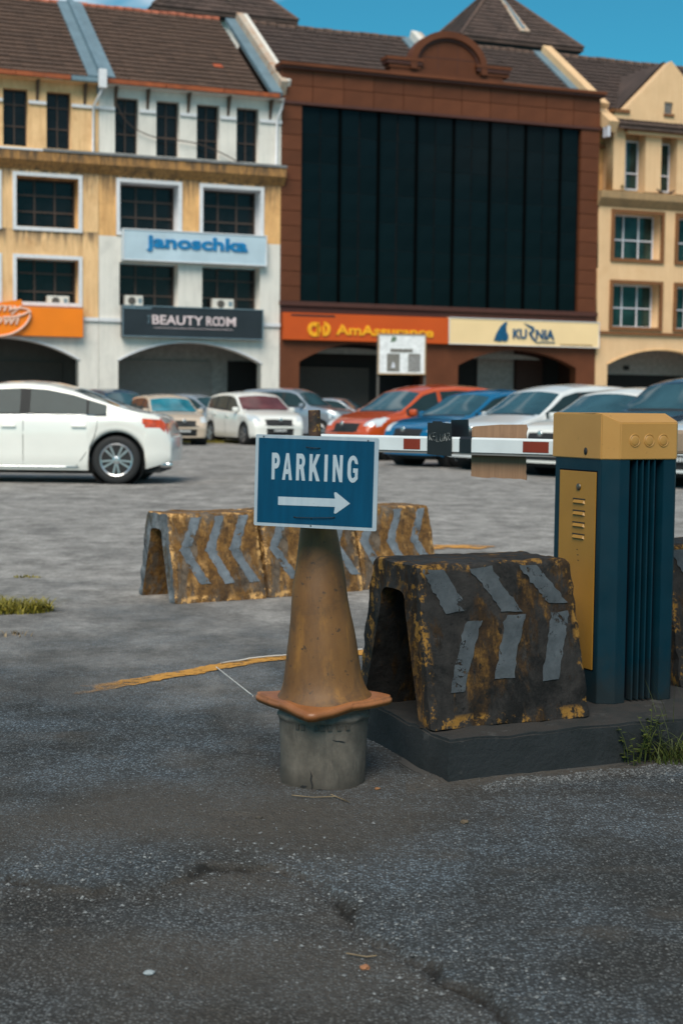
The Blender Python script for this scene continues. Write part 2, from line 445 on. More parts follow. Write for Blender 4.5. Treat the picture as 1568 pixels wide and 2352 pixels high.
pale = k.mix(k.math('MULTIPLY', k.ramp(k.noise(0.55, 12, vs, 0.78), 0.48, 0.60), 0.45), pale, (0.095, 0.09, 0.086))
pale = k.mix(k.math('MULTIPLY', k.ramp(k.noise(26, 8, v, 0.85), 0.42, 0.66), 0.55), pale, (0.075, 0.07, 0.068))
dn = k.ramp(k.math('ADD', sep.outputs[0], k.math('MULTIPLY', k.math('SUBTRACT', k.noise(1.1, 6, k.coord((1.3, 0.8, 1)), .6), 0.5), 0.9)), 0.12, 0.75)
k.col(k.mix(dn, dark, pale)); k.rough(0.88); k.b.inputs['Specular IOR Level'].default_value = 0.25
b1 = k.bump(k.ramp(vor.outputs['Distance'], 0.1, 0.6, (1, 1, 1, 1), (0, 0, 0, 1)), 0.8, 0.004)
k.bump(k.noise(90, 6, v, 0.75), 0.5, 0.006, b1)
g = link('ground', me, k.m); g['kind'] = 'structure'
def H(x, y): return float(gh(np.array([x]), np.array([y]))[0])

# painted road markings
def strip(name, pts, wd, mat, dz=0.0045, ragged=0.0):
    V = []; Fc = []; n = len(pts)
    for i, (x, y) in enumerate(pts):
        a = Vector(pts[min(i + 1, n - 1)]) - Vector(pts[max(i - 1, 0)]); a.normalize()
        nrm = Vector((-a.y, a.x))
        for j in range(5):
            t = j / 4 - 0.5
            jit = ragged * random.uniform(-1, 1) if j in (0, 4) else 0
            px, py = x + nrm.x * (t * wd + jit), y + nrm.y * (t * wd + jit)
            V.append((px, py, H(px, py) + dz))
    for i in range(n - 1):
        for j in range(4): Fc.append((i * 5 + j, (i + 1) * 5 + j, (i + 1) * 5 + j + 1, i * 5 + j + 1))
    return link(name, recalc(pyd(V, Fc, smooth=True)), mat)
def curve_pts(ctrl, n):
    ctrl = [Vector(c) for c in ctrl]; out = []
    for i in range(len(ctrl) - 1):
        p0 = ctrl[max(i - 1, 0)]; p1 = ctrl[i]; p2 = ctrl[i + 1]; p3 = ctrl[min(i + 2, len(ctrl) - 1)]
        for q in range(n):
            t = q / n
            out.append(0.5 * ((2 * p1) + (-p0 + p2) * t + (2 * p0 - 5 * p1 + 4 * p2 - p3) * t * t + (-p0 + 3 * p1 - 3 * p2 + p3) * t ** 3))
    out.append(ctrl[-1]); return out
def worn_paint(name, c, lo=0.42, hi=0.55, sc=9, ends=None):
    k = N(name); v = k.coord()
    a = k.ramp(k.noise(sc, 7, v, 0.7), lo, hi)
    if ends:
        sx = k.n('ShaderNodeSeparateXYZ'); k.l(v, sx.inputs[0])
        e = k.ramp(k.math('ADD', k.math('MULTIPLY', k.math('SUBTRACT', sx.outputs[0], ends[0]), 1 / (ends[1] - ends[0])), k.math('MULTIPLY', k.math('SUBTRACT', k.noise(14, 5, v), 0.5), 1.2)), 0.2, 0.9)
        a = k.math('MULTIPLY', a, e)
    k.col(k.mix(k.noise(30, 4, v), tuple(x * 0.7 for x in c), c)); k.rough(0.8)
    k.l(a, k.b.inputs['Alpha'])
    return k.m
M['road_yellow'] = worn_paint('worn_yellow_road_paint', lin((200, 142, 56)), 0.36, 0.50, 26, (-1.05, -0.72))
M['road_yellow2'] = worn_paint('worn_yellow_road_paint_far', lin((206, 146, 66)), 0.38, 0.5, 7)
ln = strip('road_marking', [p[:2] for p in curve_pts([(-1.05, 5.70), (-.80, 5.93), (-.60, 6.17), (-.40, 6.42), (-.15, 6.62), (.35, 6.85)], 14)], 0.115, 'road_yellow', 0.004, 0.008)
ln['kind'] = 'structure'
ln = strip('road_marking', [(0.55, 11.8), (0.8, 12.05), (1.0, 12.1), (1.16, 12.0)], 0.30, 'road_yellow2', 0.006, 0.03)
ln['kind'] = 'structure'
# white string lying on the road from the marking to the cone
M['string'] = plain('white_string', (0.55, 0.53, 0.5), 0.9)
sp_ = [(-.515 + .258 * q, 6.30 - 1.815 * q, .012 + .228 * q - .0 * q) for q in [i / 16 for i in range(17)]]
o = link('string', tube_me(sp_, 0.0021, 6), 'string'); tag(o, 'thin white string stretched over the asphalt from yellow line to cone base', 'string')
o = link('string', tube_me([(p.x, p.y, H(p.x, p.y) + 0.009) for p in [Vector((c[0], c[1], 0)) for c in curve_pts([(-.50, 6.36), (-.33, 6.53), (-.15, 6.66), (.1, 6.79)], 10)]], 0.0035, 6), 'string')
tag(o, 'white string lying along the far edge of the curved yellow line', 'string')

# ------------------------------------------------------------------ traffic island
eX, eY = Vector((0.9, 0.4359)), Vector((-0.4359, 0.9))
A0 = Vector((0.32, 4.38))
prof = [A0, A0 + eX * 5.5, A0 + eX * 5.5 + eY * 1.25, A0 + eY * 1.25 + Vector((0.03, 0))]
def block_conc(name, top, side, grime):
    k = N(name); v = k.coord()
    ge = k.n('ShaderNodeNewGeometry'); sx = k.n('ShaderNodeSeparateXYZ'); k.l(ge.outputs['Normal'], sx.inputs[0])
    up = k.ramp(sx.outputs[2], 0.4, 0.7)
    base = k.mix(up, side, top)  # sides darker than the top: shade painted in by face normal
    f = k.ramp(k.noise(5, 8, v, 0.7), 0.46, 0.62)
    c = k.mix(k.math('MULTIPLY', f, 0.8), base, grime)
    c = k.mix(k.math('MULTIPLY', k.ramp(k.noise(9, 7, v, 0.7), 0.60, 0.68), 0.6), c, (0.075, 0.075, 0.075))
    k.col(c); k.rough(0.85)
    k.bump(k.noise(55, 7, v, 0.7), 0.5, 0.01)
    return k.m
M['island'] = block_conc('shaded_kerb_concrete', (0.024, 0.021, 0.019), (0.013, 0.017, 0.020), (0.004, 0.008, 0.009))
def prism(pts, z0, z1, sub=0.03, bev=0.005, amp=0.003):
    bm = bmesh.new()
    vs = [bm.verts.new((p[0], p[1], z0)) for p in pts]; f = bm.faces.new(vs)
    r = bmesh.ops.extrude_face_region(bm, geom=[f])
    for e in r['geom']:
        if isinstance(e, bmesh.types.BMVert): e.co.z = z1
    bmesh.ops.recalc_face_normals(bm, faces=bm.faces)
    te = [e for e in bm.edges if all(v.co.z > z1 - 1e-4 for v in e.verts)]
    bmesh.ops.bevel(bm, geom=te, offset=bev, segments=2, affect='EDGES')
    le = [e for e in bm.edges if e.calc_length() > sub * 2]
    for it in range(6):
        le = [e for e in bm.edges if e.calc_length() > sub * 2.2]
        if not le or len(bm.verts) > 60000: break
        bmesh.ops.subdivide_edges(bm, edges=le, cuts=1, use_grid_fill=True)
    for v in bm.verts:
        nv = noise.noise_vector(v.co * 9) * amp + noise.noise_vector(v.co * 40) * amp * 0.5
        v.co += nv
    me = bm_mesh(bm, smooth=True); me.set_sharp_from_angle(angle=R(35)); return me
isl = link('traffic_island', prism([A0, A0 + eX * 2.6, A0 + eX * 2.6 + eY * 1.25, A0 + Vector((-.37, .93))], -0.02, 0.133, 0.022, 0.007, 0.007), 'island'); isl['kind'] = 'structure'
# thin spilled mortar along the foot of the island
o = link('mortar_fillet', prism([A0 + Vector((-.03, -.045)), A0 + eX * 2.6 - eY * 0.05, A0 + eX * 2.6 + eY * 0.02, A0 + eY * .02, A0 + Vector((-.355, .90)), A0 + Vector((-.385, .90))], -0.01, 0.012, 0.04, 0.004, 0.004),
         plain('mortar', (0.05, 0.047, 0.044), 0.9, bump=0.4)); o['kind'] = 'structure'

# ------------------------------------------------------------------ concrete barrier blocks
def barrier_mat(name, conc, yel, bright, grime, ycov=0.5, gcov=0.5):
    k = N(name); v = k.coord(); vs = k.coord((2.2, 2.2, 0.7))
    c = k.mix(k.ramp(k.noise(13, 10, v, 0.75), 0.36, 0.66), tuple(x * 0.4 for x in conc), tuple(x * 1.25 for x in conc))
    ym = k.ramp(k.noise(4.2, 12, vs, 0.70, 0.3), 0.57 - 0.16 * ycov, 0.63 - 0.16 * ycov)
    yc = k.mix(k.ramp(k.noise(11, 9, vs, 0.75), 0.50, 0.72), yel, bright)
    yc = k.mix(k.ramp(k.noise(23, 8, v, 0.75), 0.40, 0.62), k.mix(1.0, yc, (0.35, 0.32, 0.3), 'MULTIPLY'), yc)
    c = k.mix(k.math('MULTIPLY', ym, .92), c, yc)
    gm = k.ramp(k.noise(5.5, 12, v, 0.74, 0.3), 0.50, 0.60)
    c = k.mix(k.math('MULTIPLY', gm, gcov), c, grime)
    c = k.mix(k.math('MULTIPLY', k.ramp(k.noise(38, 5, v, 0.7), 0.60, 0.66), 0.9), c, grime)
    c = k.mix(k.math('MULTIPLY', k.ramp(k.noise(27, 6, k.coord((1.3, 1.1, .9)), 0.75), 0.66, 0.70), 0.6), c, tuple(min(1, x * 2.6) for x in conc))
    # chips of fresh paint along the cast edges (an attribute of the mesh marks them)
    at = k.n('ShaderNodeAttribute', attribute_name='edge'); 
    em = k.math('MULTIPLY', at.outputs['Fac'], k.ramp(k.noise(17, 8, v, 0.75), 0.52, 0.57))
    c = k.mix(em, c, bright)
    k.col(c); k.rough(0.8); k.b.inputs['Specular IOR Level'].default_value = 0.3
    b = k.bump(k.noise(22, 9, v, 0.7), 0.6, 0.012)
    k.bump(ym, 0.5, 0.002, b)
    return k.m
M['blk_near'] = barrier_mat('weathered_barrier_shaded', (0.024, 0.0215, 0.0205), (0.040, 0.0195, 0.005), (0.25, 0.125, 0.022), (0.0028, 0.0028, 0.0028), 0.36, 0.97)  # grimy, and darker than the far blocks: foreground shade in the colour
M['blk_far'] = barrier_mat('weathered_barrier_far', (0.16, 0.12, 0.088), (0.235, 0.112, 0.026), (0.66, 0.37, 0.135), (0.035, 0.022, 0.014), 0.8, 0.6)
M['blk_end'] = barrier_mat('grey_barrier_end', (0.15, 0.165, 0.18), (0.12, 0.10, 0.07), (0.16, 0.175, 0.19), (0.03, 0.03, 0.03), 0.1, 0.6)
M['blk_near_in'] = plain('tunnel_black', (0.012, 0.011, 0.011), 0.9)  # near-black colour for the tunnel inside
def stripe_mat(name, c, d):
    k = N(name); v = k.coord()
    k.col(k.mix(k.ramp(k.noise(14, 8, v, 0.7), 0.35, 0.75), d, c)); k.rough(0.7)
    k.l(k.ramp(k.noise(12, 10, v, 0.8, 0.4), 0.41, 0.425), k.b.inputs['Alpha'])
    k.bump(k.noise(60, 5, v, 0.7), 0.4, 0.004); return k.m
M['stripe_near'] = stripe_mat('peeling_grey_paint_shaded', (0.075, 0.088, 0.10), (0.028, 0.034, 0.04))  # darker copy of the chevron paint, foreground shade mixed into its colour
M['stripe_far'] = stripe_mat('peeling_grey_paint_far', (0.21, 0.24, 0.275), (0.075, 0.09, 0.105))
BW0, BW1, BK0, BH = 0.50, 0.29, 0.10, 0.492   # base width, top width, setback of the top, height
def barrier(name, label, loc, rz, L=0.565, right=True, mat='blk_near', smat='stripe_near', seed=0, group=None, chev=(0.03, 0.32, 0.64)):
    t = thing(name, label, 'barrier', (*loc, ), rz, group)
    ns = 36; pr = []
    # cross-section (y, z): outer trapezoid with an arched tunnel
    outer = [(0, 0), (BK0, BH), (BK0 + BW1, BH), (BW0, 0)]
    arch = []
    aw0, aw1, at_ = 0.060, BW0 - 0.060, 0.395
    for i in range(11):
        a = math.pi * i / 10
        arch.append((.246 + math.copysign(abs(math.cos(a)) ** .55, math.cos(a)) * .080, at_ - 0.045 + 0.055 * abs(math.sin(a)) ** .55))
    inner = [(aw1, 0)] + arch + [(aw0, 0)]
    # refine the outer outline
    def ref(pl, st):
        out = []
        for (a, b), (c, d) in zip(pl[:-1], pl[1:]):
            n = max(1, int(math.hypot(c - a, d - b) / st))
            for i in range(n): out.append((a + (c - a) * i / n, b + (d - b) * i / n))
        out.append(pl[-1]); return out
    sec = ref(outer, 0.014); inn = ref(inner, 0.025)
    m = len(sec); xs = [L * i / ns for i in range(ns + 1)]
    V = []; Fc = []; E = []
    rs = Vector((seed * 3.1, seed * 1.7, 0))
    def edgeness(i_s, x):
        y, z = sec[i_s]; d = min(x, L - x)
        dt = min(math.hypot(y - BK0, z - BH), math.hypot(y - BK0 - BW1, z - BH))
        return d, dt
    for x in xs:
        for i, (y, z) in enumerate(sec):
            d, dt = edgeness(i, x)
            tap = 1 - 0.035 * (z / BH)
            px = x * (tap if x > L / 2 else 1) 
            p = Vector((px, y, z))
            r = 0.014
            # soften and chip the arrises
            for dd in (d, dt):
                if dd < r: p += (Vector((L / 2, BW0 / 2, BH * 0.45)) - p).normalized() * (r - dd) * 0.45
            nv = noise.noise_vector((p + rs) * 11) * 0.0035 + noise.noise_vector((p + rs) * 38) * 0.0022
            if min(d, dt) < 0.03 or z < 0.03: nv += noise.noise_vector((p + rs) * 24) * 0.006
            V.append(p + nv); E.append(1.0 if d < 0.03 else (0.8 if dt < 0.02 else (0.9 if z < 0.03 else 0.0)))
    for j in range(ns):
        for i in range(m - 1):
            a = j * m + i; Fc.append((a, a + 1, a + m + 1, a + m))
    b0 = len(V); mi = len(inn)
    for x in xs[::4]:
        for (y, z) in inn: V.append(Vector((x, y, z))); E.append(0.0)
    nj = len(xs[::4])
    for j in range(nj - 1):
        for i in range(mi - 1):
            a = b0 + j * mi + i; Fc.append((a, a + mi, a + mi + 1, a + 1))
    me = pyd(V, Fc, smooth=True)
    # end faces: ring between outer and inner by fan triangulation of nearest points, in several bands
    Ve = []; Fe = []; Ee = []
    def ringend(xo):
        nb = 4; rows = []
        ii = [inn[::-1][min(mi - 1, int(round(q * (mi - 1) / (m - 1))))] for q in range(m)]
        jx = 0 if xo == 0 else ns
        base = len(Ve)
        for bnd in range(nb + 1):
            f = bnd / nb
            for i in range(m):
                po = V[jx * m + i]; pi_ = Vector((xo, ii[i][0], ii[i][1]))
                p = po.lerp(pi_, f)
                if 0 < f < 1: p.x = po.x if f < 0.99 else xo; p += noise.noise_vector((p + rs) * 20) * 0.004
                Ve.append(p); Ee.append(1.0 if f < 0.7 else 0.3)
        for bnd in range(nb):
            for i in range(m - 1):
                a = base + bnd * m + i; Fe.append((a, a + 1, a + m + 1, a + m))
    ringend(0)
    ringend(L) if seed != 2 else None
    if mat == 'blk_far' and seed == 2:
        link('end_face', recalc(pyd(Ve, Fe, smooth=True)), 'blk_end', t); Ve, Fe, Ee = [], [], []
    allme = pyd([*V, *Ve], Fc + [tuple(len(V) + q for q in f) for f in Fe], smooth=True)
    allme = recalc(allme)
    for p in allme.polygons: p.use_smooth = True
    a_ = allme.attributes.new('edge', 'FLOAT', 'POINT'); a_.data.foreach_set('value', E + Ee)
    link('body', allme, mat, t)
    # chevron arms: ragged sheets of paint lying 3 mm proud of the sloping front
    rnd = random.Random(seed + 5)
    wdt = 0.105 if mat == 'blk_near' else 0.085
    def arm(s0, t0, s1, t1, wd):
        n = 14; Lh = []; Rh = []
        for i in range(n + 1):
            q = i / n; s = s0 + (s1 - s0) * q; tt = t0 + (t1 - t0) * q
            je = 0.012 if 0 < i < n else 0.02
            Lh.append((s + rnd.uniform(-je, je) * .6, tt + rnd.uniform(-.008, .008))); Rh.append((s + wd + rnd.uniform(-je, je) * .6, tt + rnd.uniform(-.008, .008)))
        VV = []; FF = []
        for a, b in zip(Lh, Rh):
            for q in range(7):
                s = a[0] + (b[0] - a[0]) * q / 6; tt = a[1] + (b[1] - a[1]) * q / 6
                tap = 1 - 0.035 * tt
                p = Vector((s * L * (tap if s > .5 else 1), BK0 * tt, BH * tt))
                nv = noise.noise_vector((p + rs) * 11) * 0.0035 + noise.noise_vector((p + rs) * 38) * 0.0022
                VV.append(p + nv + Vector((0, -0.0032, 0.0006)))
        for i in range(n):
            for q in range(6): a = i * 7 + q; FF.append((a, a + 1, a + 8, a + 7))
        link('paint_stripe', pyd(VV, FF, smooth=True), smat, t)
    for c in chev:
        wd = wdt * (0.565 / L) * 1.2
        if right:
            q_ = {0.03: ((.03, .965, .155, .70), (.27, .65, .13, .22), .095), 0.32: ((.32, .965, .50, .69), (.53, .675, .41, .28), .12)}.get(c, ((.64, .965, .80, .73), (.825, .68, .70, .24), .115))
            arm(*q_[0], .13); arm(*q_[1], q_[2])
        else:
            arm(c + 0.15, 0.965, c - 0.0, 0.58, wd * 1.1); arm(c + 0.0, 0.585, c + 0.19, 0.20, wd * 1.1)
    return t
HZ = math.atan2(eX.y, eX.x)
barrier('concrete_barrier', 'grimy dark concrete barrier block with peeling grey chevrons on the kerb island beside the cone', (0.27, 4.512, 0.133), HZ, 0.585, True, 'blk_near', 'stripe_near', 1, 'concrete barrier blocks')
GB = 'concrete barrier blocks'
barrier('concrete_barrier', 'leftmost barrier block of the row behind the sign, dark tunnel end open', (-.92, 8.38, 0), math.atan2(.30, .50), 0.585, False, 'blk_far', 'stripe_far', 2, GB, (0.10, 0.37, 0.64))
barrier('concrete_barrier', 'middle barrier block of the row, mostly hidden behind the parking sign and cone', (-.41, 8.70, 0), math.atan2(.42, .56), 0.69, False, 'blk_far', 'stripe_far', 3, GB, (0.05, 0.38, 0.7))
barrier('concrete_barrier', 'rightmost yellow brown barrier block of the row, standing between sign and boom gate', (0.135, 9.13, 0), math.atan2(.34, .47), 0.60, False, 'blk_far', 'stripe_far', 4, GB, (0.02, 0.36, 0.68))
barrier('concrete_barrier', 'dark concrete barrier block cut off by the right edge beyond the gate cabinet', (1.19, 5.28, 0.133), HZ, 0.565, True, 'blk_near', 'stripe_near', 6, GB)

# ------------------------------------------------------------------ bucket, cone, post, sign
BC = Vector((-0.046, 4.42, 0))
def bucket():
    t = thing('bucket', 'dirty grey paint bucket filled with cement standing under the traffic cone', 'bucket', BC)
    V = []; Fc = []; seg = 96
    prof = [(.118, -.005), (.1185, .02), (.1195, .06), (.121, .11), (.1225, .15), (.1235, .185), (.1242, .195), (.1285, .199), (.1285, .207), (.1245, .212), (.1250, .222), (.1300, .226), (.1305, .238), (.127, .242), (.121, .240), (.1195, .20)]
    for (r, z) in prof:
        for kx in range(seg):
            a = 2 * math.pi * kx / seg; p = Vector((math.cos(a) * r, math.sin(a) * r, z))
            d = noise.noise(p * 14 + Vector((5, 2, 1))) * 0.004 + noise.noise(p * 40) * 0.0012
            q = 1 + d / r
            zz = z
            if .19 < z < .245: zz += noise.noise(Vector((math.cos(a) * 3, math.sin(a) * 3, 8))) * 0.008
            if z < 0.01: zz += 0.004 * noise.noise(Vector((math.cos(a) * 6, math.sin(a) * 6, 3)))
            V.append((p.x * q, p.y * q, zz))
    for i in range(len(prof) - 1):
        for kx in range(seg):
            k2 = (kx + 1) % seg; Fc.append((i * seg + kx, i * seg + k2, (i + 1) * seg + k2, (i + 1) * seg + kx))
    k = N('dirty_grey_bucket_plastic'); v = k.coord(); vs = k.coord((4, 4, 1.2))
    c = k.mix(k.ramp(k.noise(9, 8, v, 0.7), 0.35, 0.7), (0.070, 0.060, 0.049), (0.175, 0.150, 0.124))
    c = k.mix(k.math('MULTIPLY', k.ramp(k.noise(6, 7, vs, 0.7), 0.5, 0.7), 0.7), c, (0.040, 0.037, 0.032))
    sx = k.n('ShaderNodeSeparateXYZ'); k.l(v, sx.inputs[0])
    low = k.ramp(k.math('ADD', sx.outputs[2], k.math('MULTIPLY', k.math('SUBTRACT', k.noise(22, 6, v), 0.5), 0.09)), 0.0, 0.07, (1, 1, 1, 1), (0, 0, 0, 1))
    c = k.mix(k.math('MULTIPLY', low, 0.8), c, (0.045, 0.038, 0.031))
    k.col(c); k.rough(0.55); k.bump(k.noise(30, 7, v, 0.7), 0.25, 0.006)
    link('shell', recalc(pyd([(x * 1.045, y * 1.045, z) for x, y, z in V], Fc, smooth=True)), k.m, t)
    link('cement_fill', lathe_me([(.119, .20), (.118, .228), (.04, .232), (.001, .233)], 32), plain('cement', (0.10, 0.095, 0.09), 0.9, bump=0.5), t)
    # cracks: gouged dark slits in the shell
    def slit(pts, wd, name='crack'):
        VV = []; FF = []
        for i, (ang, z) in enumerate(pts):
            r = (0.1192 + 0.024 * z + 0.002) * 1.045
            for s in (-1, 1):
                ww = wd * (1 if 0 < i < len(pts) - 1 else 0.15)
                a = R(ang); VV.append((math.cos(a) * r, math.sin(a) * r, z + s * ww)) if abs(pts[0][0] - pts[-1][0]) > 8 else VV.append((math.cos(a + s * ww / r) * r, math.sin(a + s * ww / r) * r, z))
        for i in range(len(pts) - 1): FF.append((2 * i, 2 * i + 1, 2 * i + 3, 2 * i + 2))
        link(name, pyd(VV, FF), 'black', t)
    slit([(282, .152), (287, .148), (292, .147), (297, .144), (300, .143)], 0.0016)
    slit([(256, .002), (257, .02), (255, .035), (256, .048), (254, .062)], 0.0022)
    slit([(240, .010), (243, .014), (246, .013), (250, .016)], 0.003)
    slit([(258, .004), (266, .006), (275, .004), (286, .005)], 0.003)
    slit([(262, .183), (262.5, .19), (262, .196)], 0.0012)
    slit([(243, .18), (243.5, .188), (243, .196)], 0.0012)
    # rib blocks under the rim
    for a in (236, 244, 262, 270, 279, 291, 303):
        a_ = R(a); r = .1305
        o = link('rim_tab', box_me(-.006, .006, -.002, .002, -.008, .008, .0008), k.m, t)
        o.location = (math.cos(a_) * r, math.sin(a_) * r, .185); o.rotation_euler = (0, 0, a_ + math.pi / 2)
    return t
bucket()

def cone_mat():
    k = N('faded_grimy_cone_rubber'); v = k.coord(); vs = k.coord((3.2, 3.2, 0.9))
    c = k.mix(k.ramp(k.noise(4, 7, vs, 0.65), 0.34, 0.7), (0.105, 0.045, 0.012), (0.180, 0.082, 0.020))
    c = k.mix(k.math('MULTIPLY', k.ramp(k.noise(7, 5, vs, 0.6), 0.56, 0.68), 0.55), c, (0.27, 0.12, 0.02))
    c = k.mix(k.math('MULTIPLY', k.ramp(k.noise(8, 8, v, 0.7, 0.6), 0.52, 0.72), 0.75), c, (0.035, 0.022, 0.014))
    c = k.mix(k.math('MULTIPLY', k.ramp(k.noise(42, 4, v, 0.6), 0.63, 0.68), 0.7), c, (0.02, 0.015, 0.012))
    c = k.mix(k.math('MULTIPLY', k.ramp(k.noise(90, 5, v, 0.8), 0.5, 0.8), 0.2), c, (0.19, 0.11, 0.05))
    k.col(c); k.rough(0.62); k.bump(k.noise(35, 6, v, 0.7), 0.15, 0.006); return k.m
M['cone'] = cone_mat()
k = N('orange_cone_base_rubber'); v = k.coord()
c = k.mix(k.ramp(k.noise(6, 7, v, 0.65), 0.3, 0.7), (0.20, 0.070, 0.022), (0.33, 0.125, 0.042))
c = k.mix(k.math('MULTIPLY', k.ramp(k.noise(15, 7, v, 0.7), 0.56, 0.7), 0.6), c, (0.06, 0.03, 0.016))
k.col(c); k.rough(0.42); k.bump(k.noise(40, 6, v), 0.1, 0.005); M['cone_base'] = k.m

tc_ = thing('traffic_cone', 'faded orange brown traffic cone sitting on the grey bucket below the blue sign', 'traffic cone', (BC.x, BC.y, 0.232))
tc_.rotation_euler = (0.0, R(-2.2), 0)
prof = []
for i in range(40):
    q = i / 39; z = 0.018 + q * 0.70
    r = 0.1215 - 0.138 * (z - 0.018) + 0.018 * math.exp(-(z - 0.018) / 0.016) + 0.006 * math.exp(-(z - .018) / .09)
    prof.append((max(r, .024), z))
V = []; Fc = []; seg = 72
for (r, z) in prof:
    for kx in range(seg):
        a = 2 * math.pi * kx / seg; p = Vector((math.cos(a) * r, math.sin(a) * r, z))
        q = 1 + (noise.noise(p * 7) * 0.006 + noise.noise(p * 2.5) * 0.006) / r
        V.append((p.x * q, p.y * q, z))
for i in range(len(prof) - 1):
    for kx in range(seg):
        k2 = (kx + 1) % seg; Fc.append((i * seg + kx, i * seg + k2, (i + 1) * seg + k2, (i + 1) * seg + kx))
link('cone_body', recalc(pyd(V, Fc, smooth=True)), 'cone', tc_)
# square base with rounded corners, drooping and warped
def cone_base():
    bm = bmesh.new(); n = 44; hs = 0.152; rc = 0.03
    grid = {}
    def sq(u, v_):
        x, y = u * hs, v_ * hs
        ax, ay = abs(x), abs(y)
        if ax > hs - rc and ay > hs - rc:
            dx, dy = ax - (hs - rc), ay - (hs - rc); L_ = max(dx, dy) / max(1e-6, math.hypot(dx, dy))
            ax, ay = hs - rc + dx * L_, hs - rc + dy * L_
            x, y = math.copysign(ax, x), math.copysign(ay, y)
        return x, y
    lay = []
    for zoff in (0.024, -0.003):
        for i in range(n + 1):
            for j in range(n + 1):
                x, y = sq(i / n * 2 - 1, j / n * 2 - 1)
                d = max(abs(i / n * 2 - 1), abs(j / n * 2 - 1))
                z = zoff
                if zoff > 0: z -= 0.006 * max(0, (d - .93) / .07) ** 2
                rr = math.hypot(x, y)
                # bottom-left corner curls up, front corner droops
                z += -0.022 * max(0, (-y - x * 0.1) * 0.75 + (-x) * 0.66 - 0.09) / 0.1 if False else 0
                grid[(zoff, i, j)] = bm.verts.new((x, y, z))
        for i in range(n):
            for j in range(n):
                f = (grid[(zoff, i, j)], grid[(zoff, i + 1, j)], grid[(zoff, i + 1, j + 1)], grid[(zoff, i, j + 1)])
                bm.faces.new(f if zoff > 0 else f[::-1])
    ring = [(i, 0) for i in range(n)] + [(n, j) for j in range(n)] + [(i, n) for i in range(n, 0, -1)] + [(0, j) for j in range(n, 0, -1)]
    for q in range(len(ring)):
        a, b = ring[q], ring[(q + 1) % len(ring)]
        bm.faces.new((grid[(-0.003, *a)], grid[(-0.003, *b)], grid[(0.024, *b)], grid[(0.024, *a)]))
    rot = Matrix.Rotation(R(35), 4, 'Z')
    for v in bm.verts:
        v.co = rot @ v.co
        x, y = v.co.x, v.co.y
        fr = max(0, (-(y) * 0.985 - x * 0.17) - 0.10)        # towards the front corner
        lf = max(0, (-x * 0.985 + y * 0.17) - 0.10)
        rt = max(0, (x * 0.985 - y * 0.17) - 0.11)
        v.co.z += -0.13 * fr + 0.10 * lf + 0.03 * rt
        nearl = math.exp(-((x + .10) ** 2 + (y + .10) ** 2) / 0.0016); v.co.z += 0.004 * nearl
        v.co.z += noise.noise(v.co * 12) * 0.003
    bmesh.ops.recalc_face_normals(bm, faces=bm.faces)
    es = [e for e in bm.edges if len(e.link_faces) == 2 and e.calc_face_angle() > 0.9]
    bmesh.ops.bevel(bm, geom=es, offset=0.005, segments=3, affect='EDGES')
    return bm_mesh(bm, smooth=True)
link('cone_base', cone_base(), 'cone_base', tc_)

k = N('rusty_steel'); v = k.coord()
c = k.mix(k.ramp(k.noise(30, 7, v, 0.7), 0.42, 0.62), (0.045, 0.020, 0.010), (0.010, 0.008, 0.007))
c = k.mix(k.math('MULTIPLY', k.ramp(k.noise(46, 6, v, 0.7), 0.56, 0.62), 0.9), c, (0.22, 0.12, 0.02))
k.col(c); k.rough(0.8); k.bump(k.noise(80, 5, v), 0.5, 0.004); M['rust'] = k.m
post = link('steel_post', lathe_me([(.0178, 0.20), (.0178, 1.088), (.0165, 1.091), (.0135, 1.091), (.0135, 1.06)], 28, cap=False), 'rust')
post.location = (BC.x, BC.y, 0); post.rotation_euler = (0, R(-1.9), 0)
tag(post, 'short rusty steel pipe sticking up above the blue parking sign', 'post')

# the sign; local X along the board, Z up
sg = thing('parking_sign', 'blue PARKING sign with white border and arrow wired to the rusty post above the cone', 'sign', (-0.0735, 4.262, 0.889))
sg.rotation_euler = (0.0, R(0.95), R(-15.5))
SWd, SHt = 0.358, 0.258
def rrect(x0, x1, z0, z1, r, n=5):
    out = []
    for cx, cz, a0 in ((x1 - r, z0 + r, -90), (x1 - r, z1 - r, 0), (x0 + r, z1 - r, 90), (x0 + r, z0 + r, 180)):
        for i in range(n + 1):
            a = R(a0 + 90 * i / n); out.append((cx + r * math.cos(a), cz + r * math.sin(a)))
    return out
def sign_paint(name, a, b, rough=0.35):
    k = N(name); v = k.coord(); vs = k.coord((14, 14, 1.6))
    c = k.mix(k.ramp(k.noise(3, 5, vs, 0.6), 0.35, 0.7), a, b)
    c = k.mix(k.math('MULTIPLY', k.ramp(k.noise(70, 5, v, 0.7), 0.66, 0.70), 0.7), c, tuple(x * 0.3 for x in a))
    k.col(c); k.rough(rough); k.b.inputs['Specular IOR Level'].default_value = .3; k.bump(k.noise(5, 4, v), 0.06, 0.02); return k.m
M['sign_white'] = sign_paint('sign_border_grey_white', (0.28, 0.34, 0.40), (0.34, 0.40, 0.45))
M['sign_blue'] = sign_paint('sign_blue_sheet', (0.000, 0.040, 0.090), (0.000, 0.054, 0.118))
M['sign_letter'] = sign_paint('sign_letter_white', (0.32, 0.39, 0.45), (0.39, 0.45, 0.50))
hw, hh = SWd / 2, SHt / 2
link('board', outline_me([rrect(-hw, hw, -hh, hh, .005)], 0.003), 'sign_white', sg)
bl = outline_me([rrect(-hw + .0095, hw - .012, -hh + .0095, hh - .0095, .001)], 0.0006); bl.transform(Matrix.Translation((0, -0.0007, 0)))
link('blue_field', bl, 'sign_blue', sg)
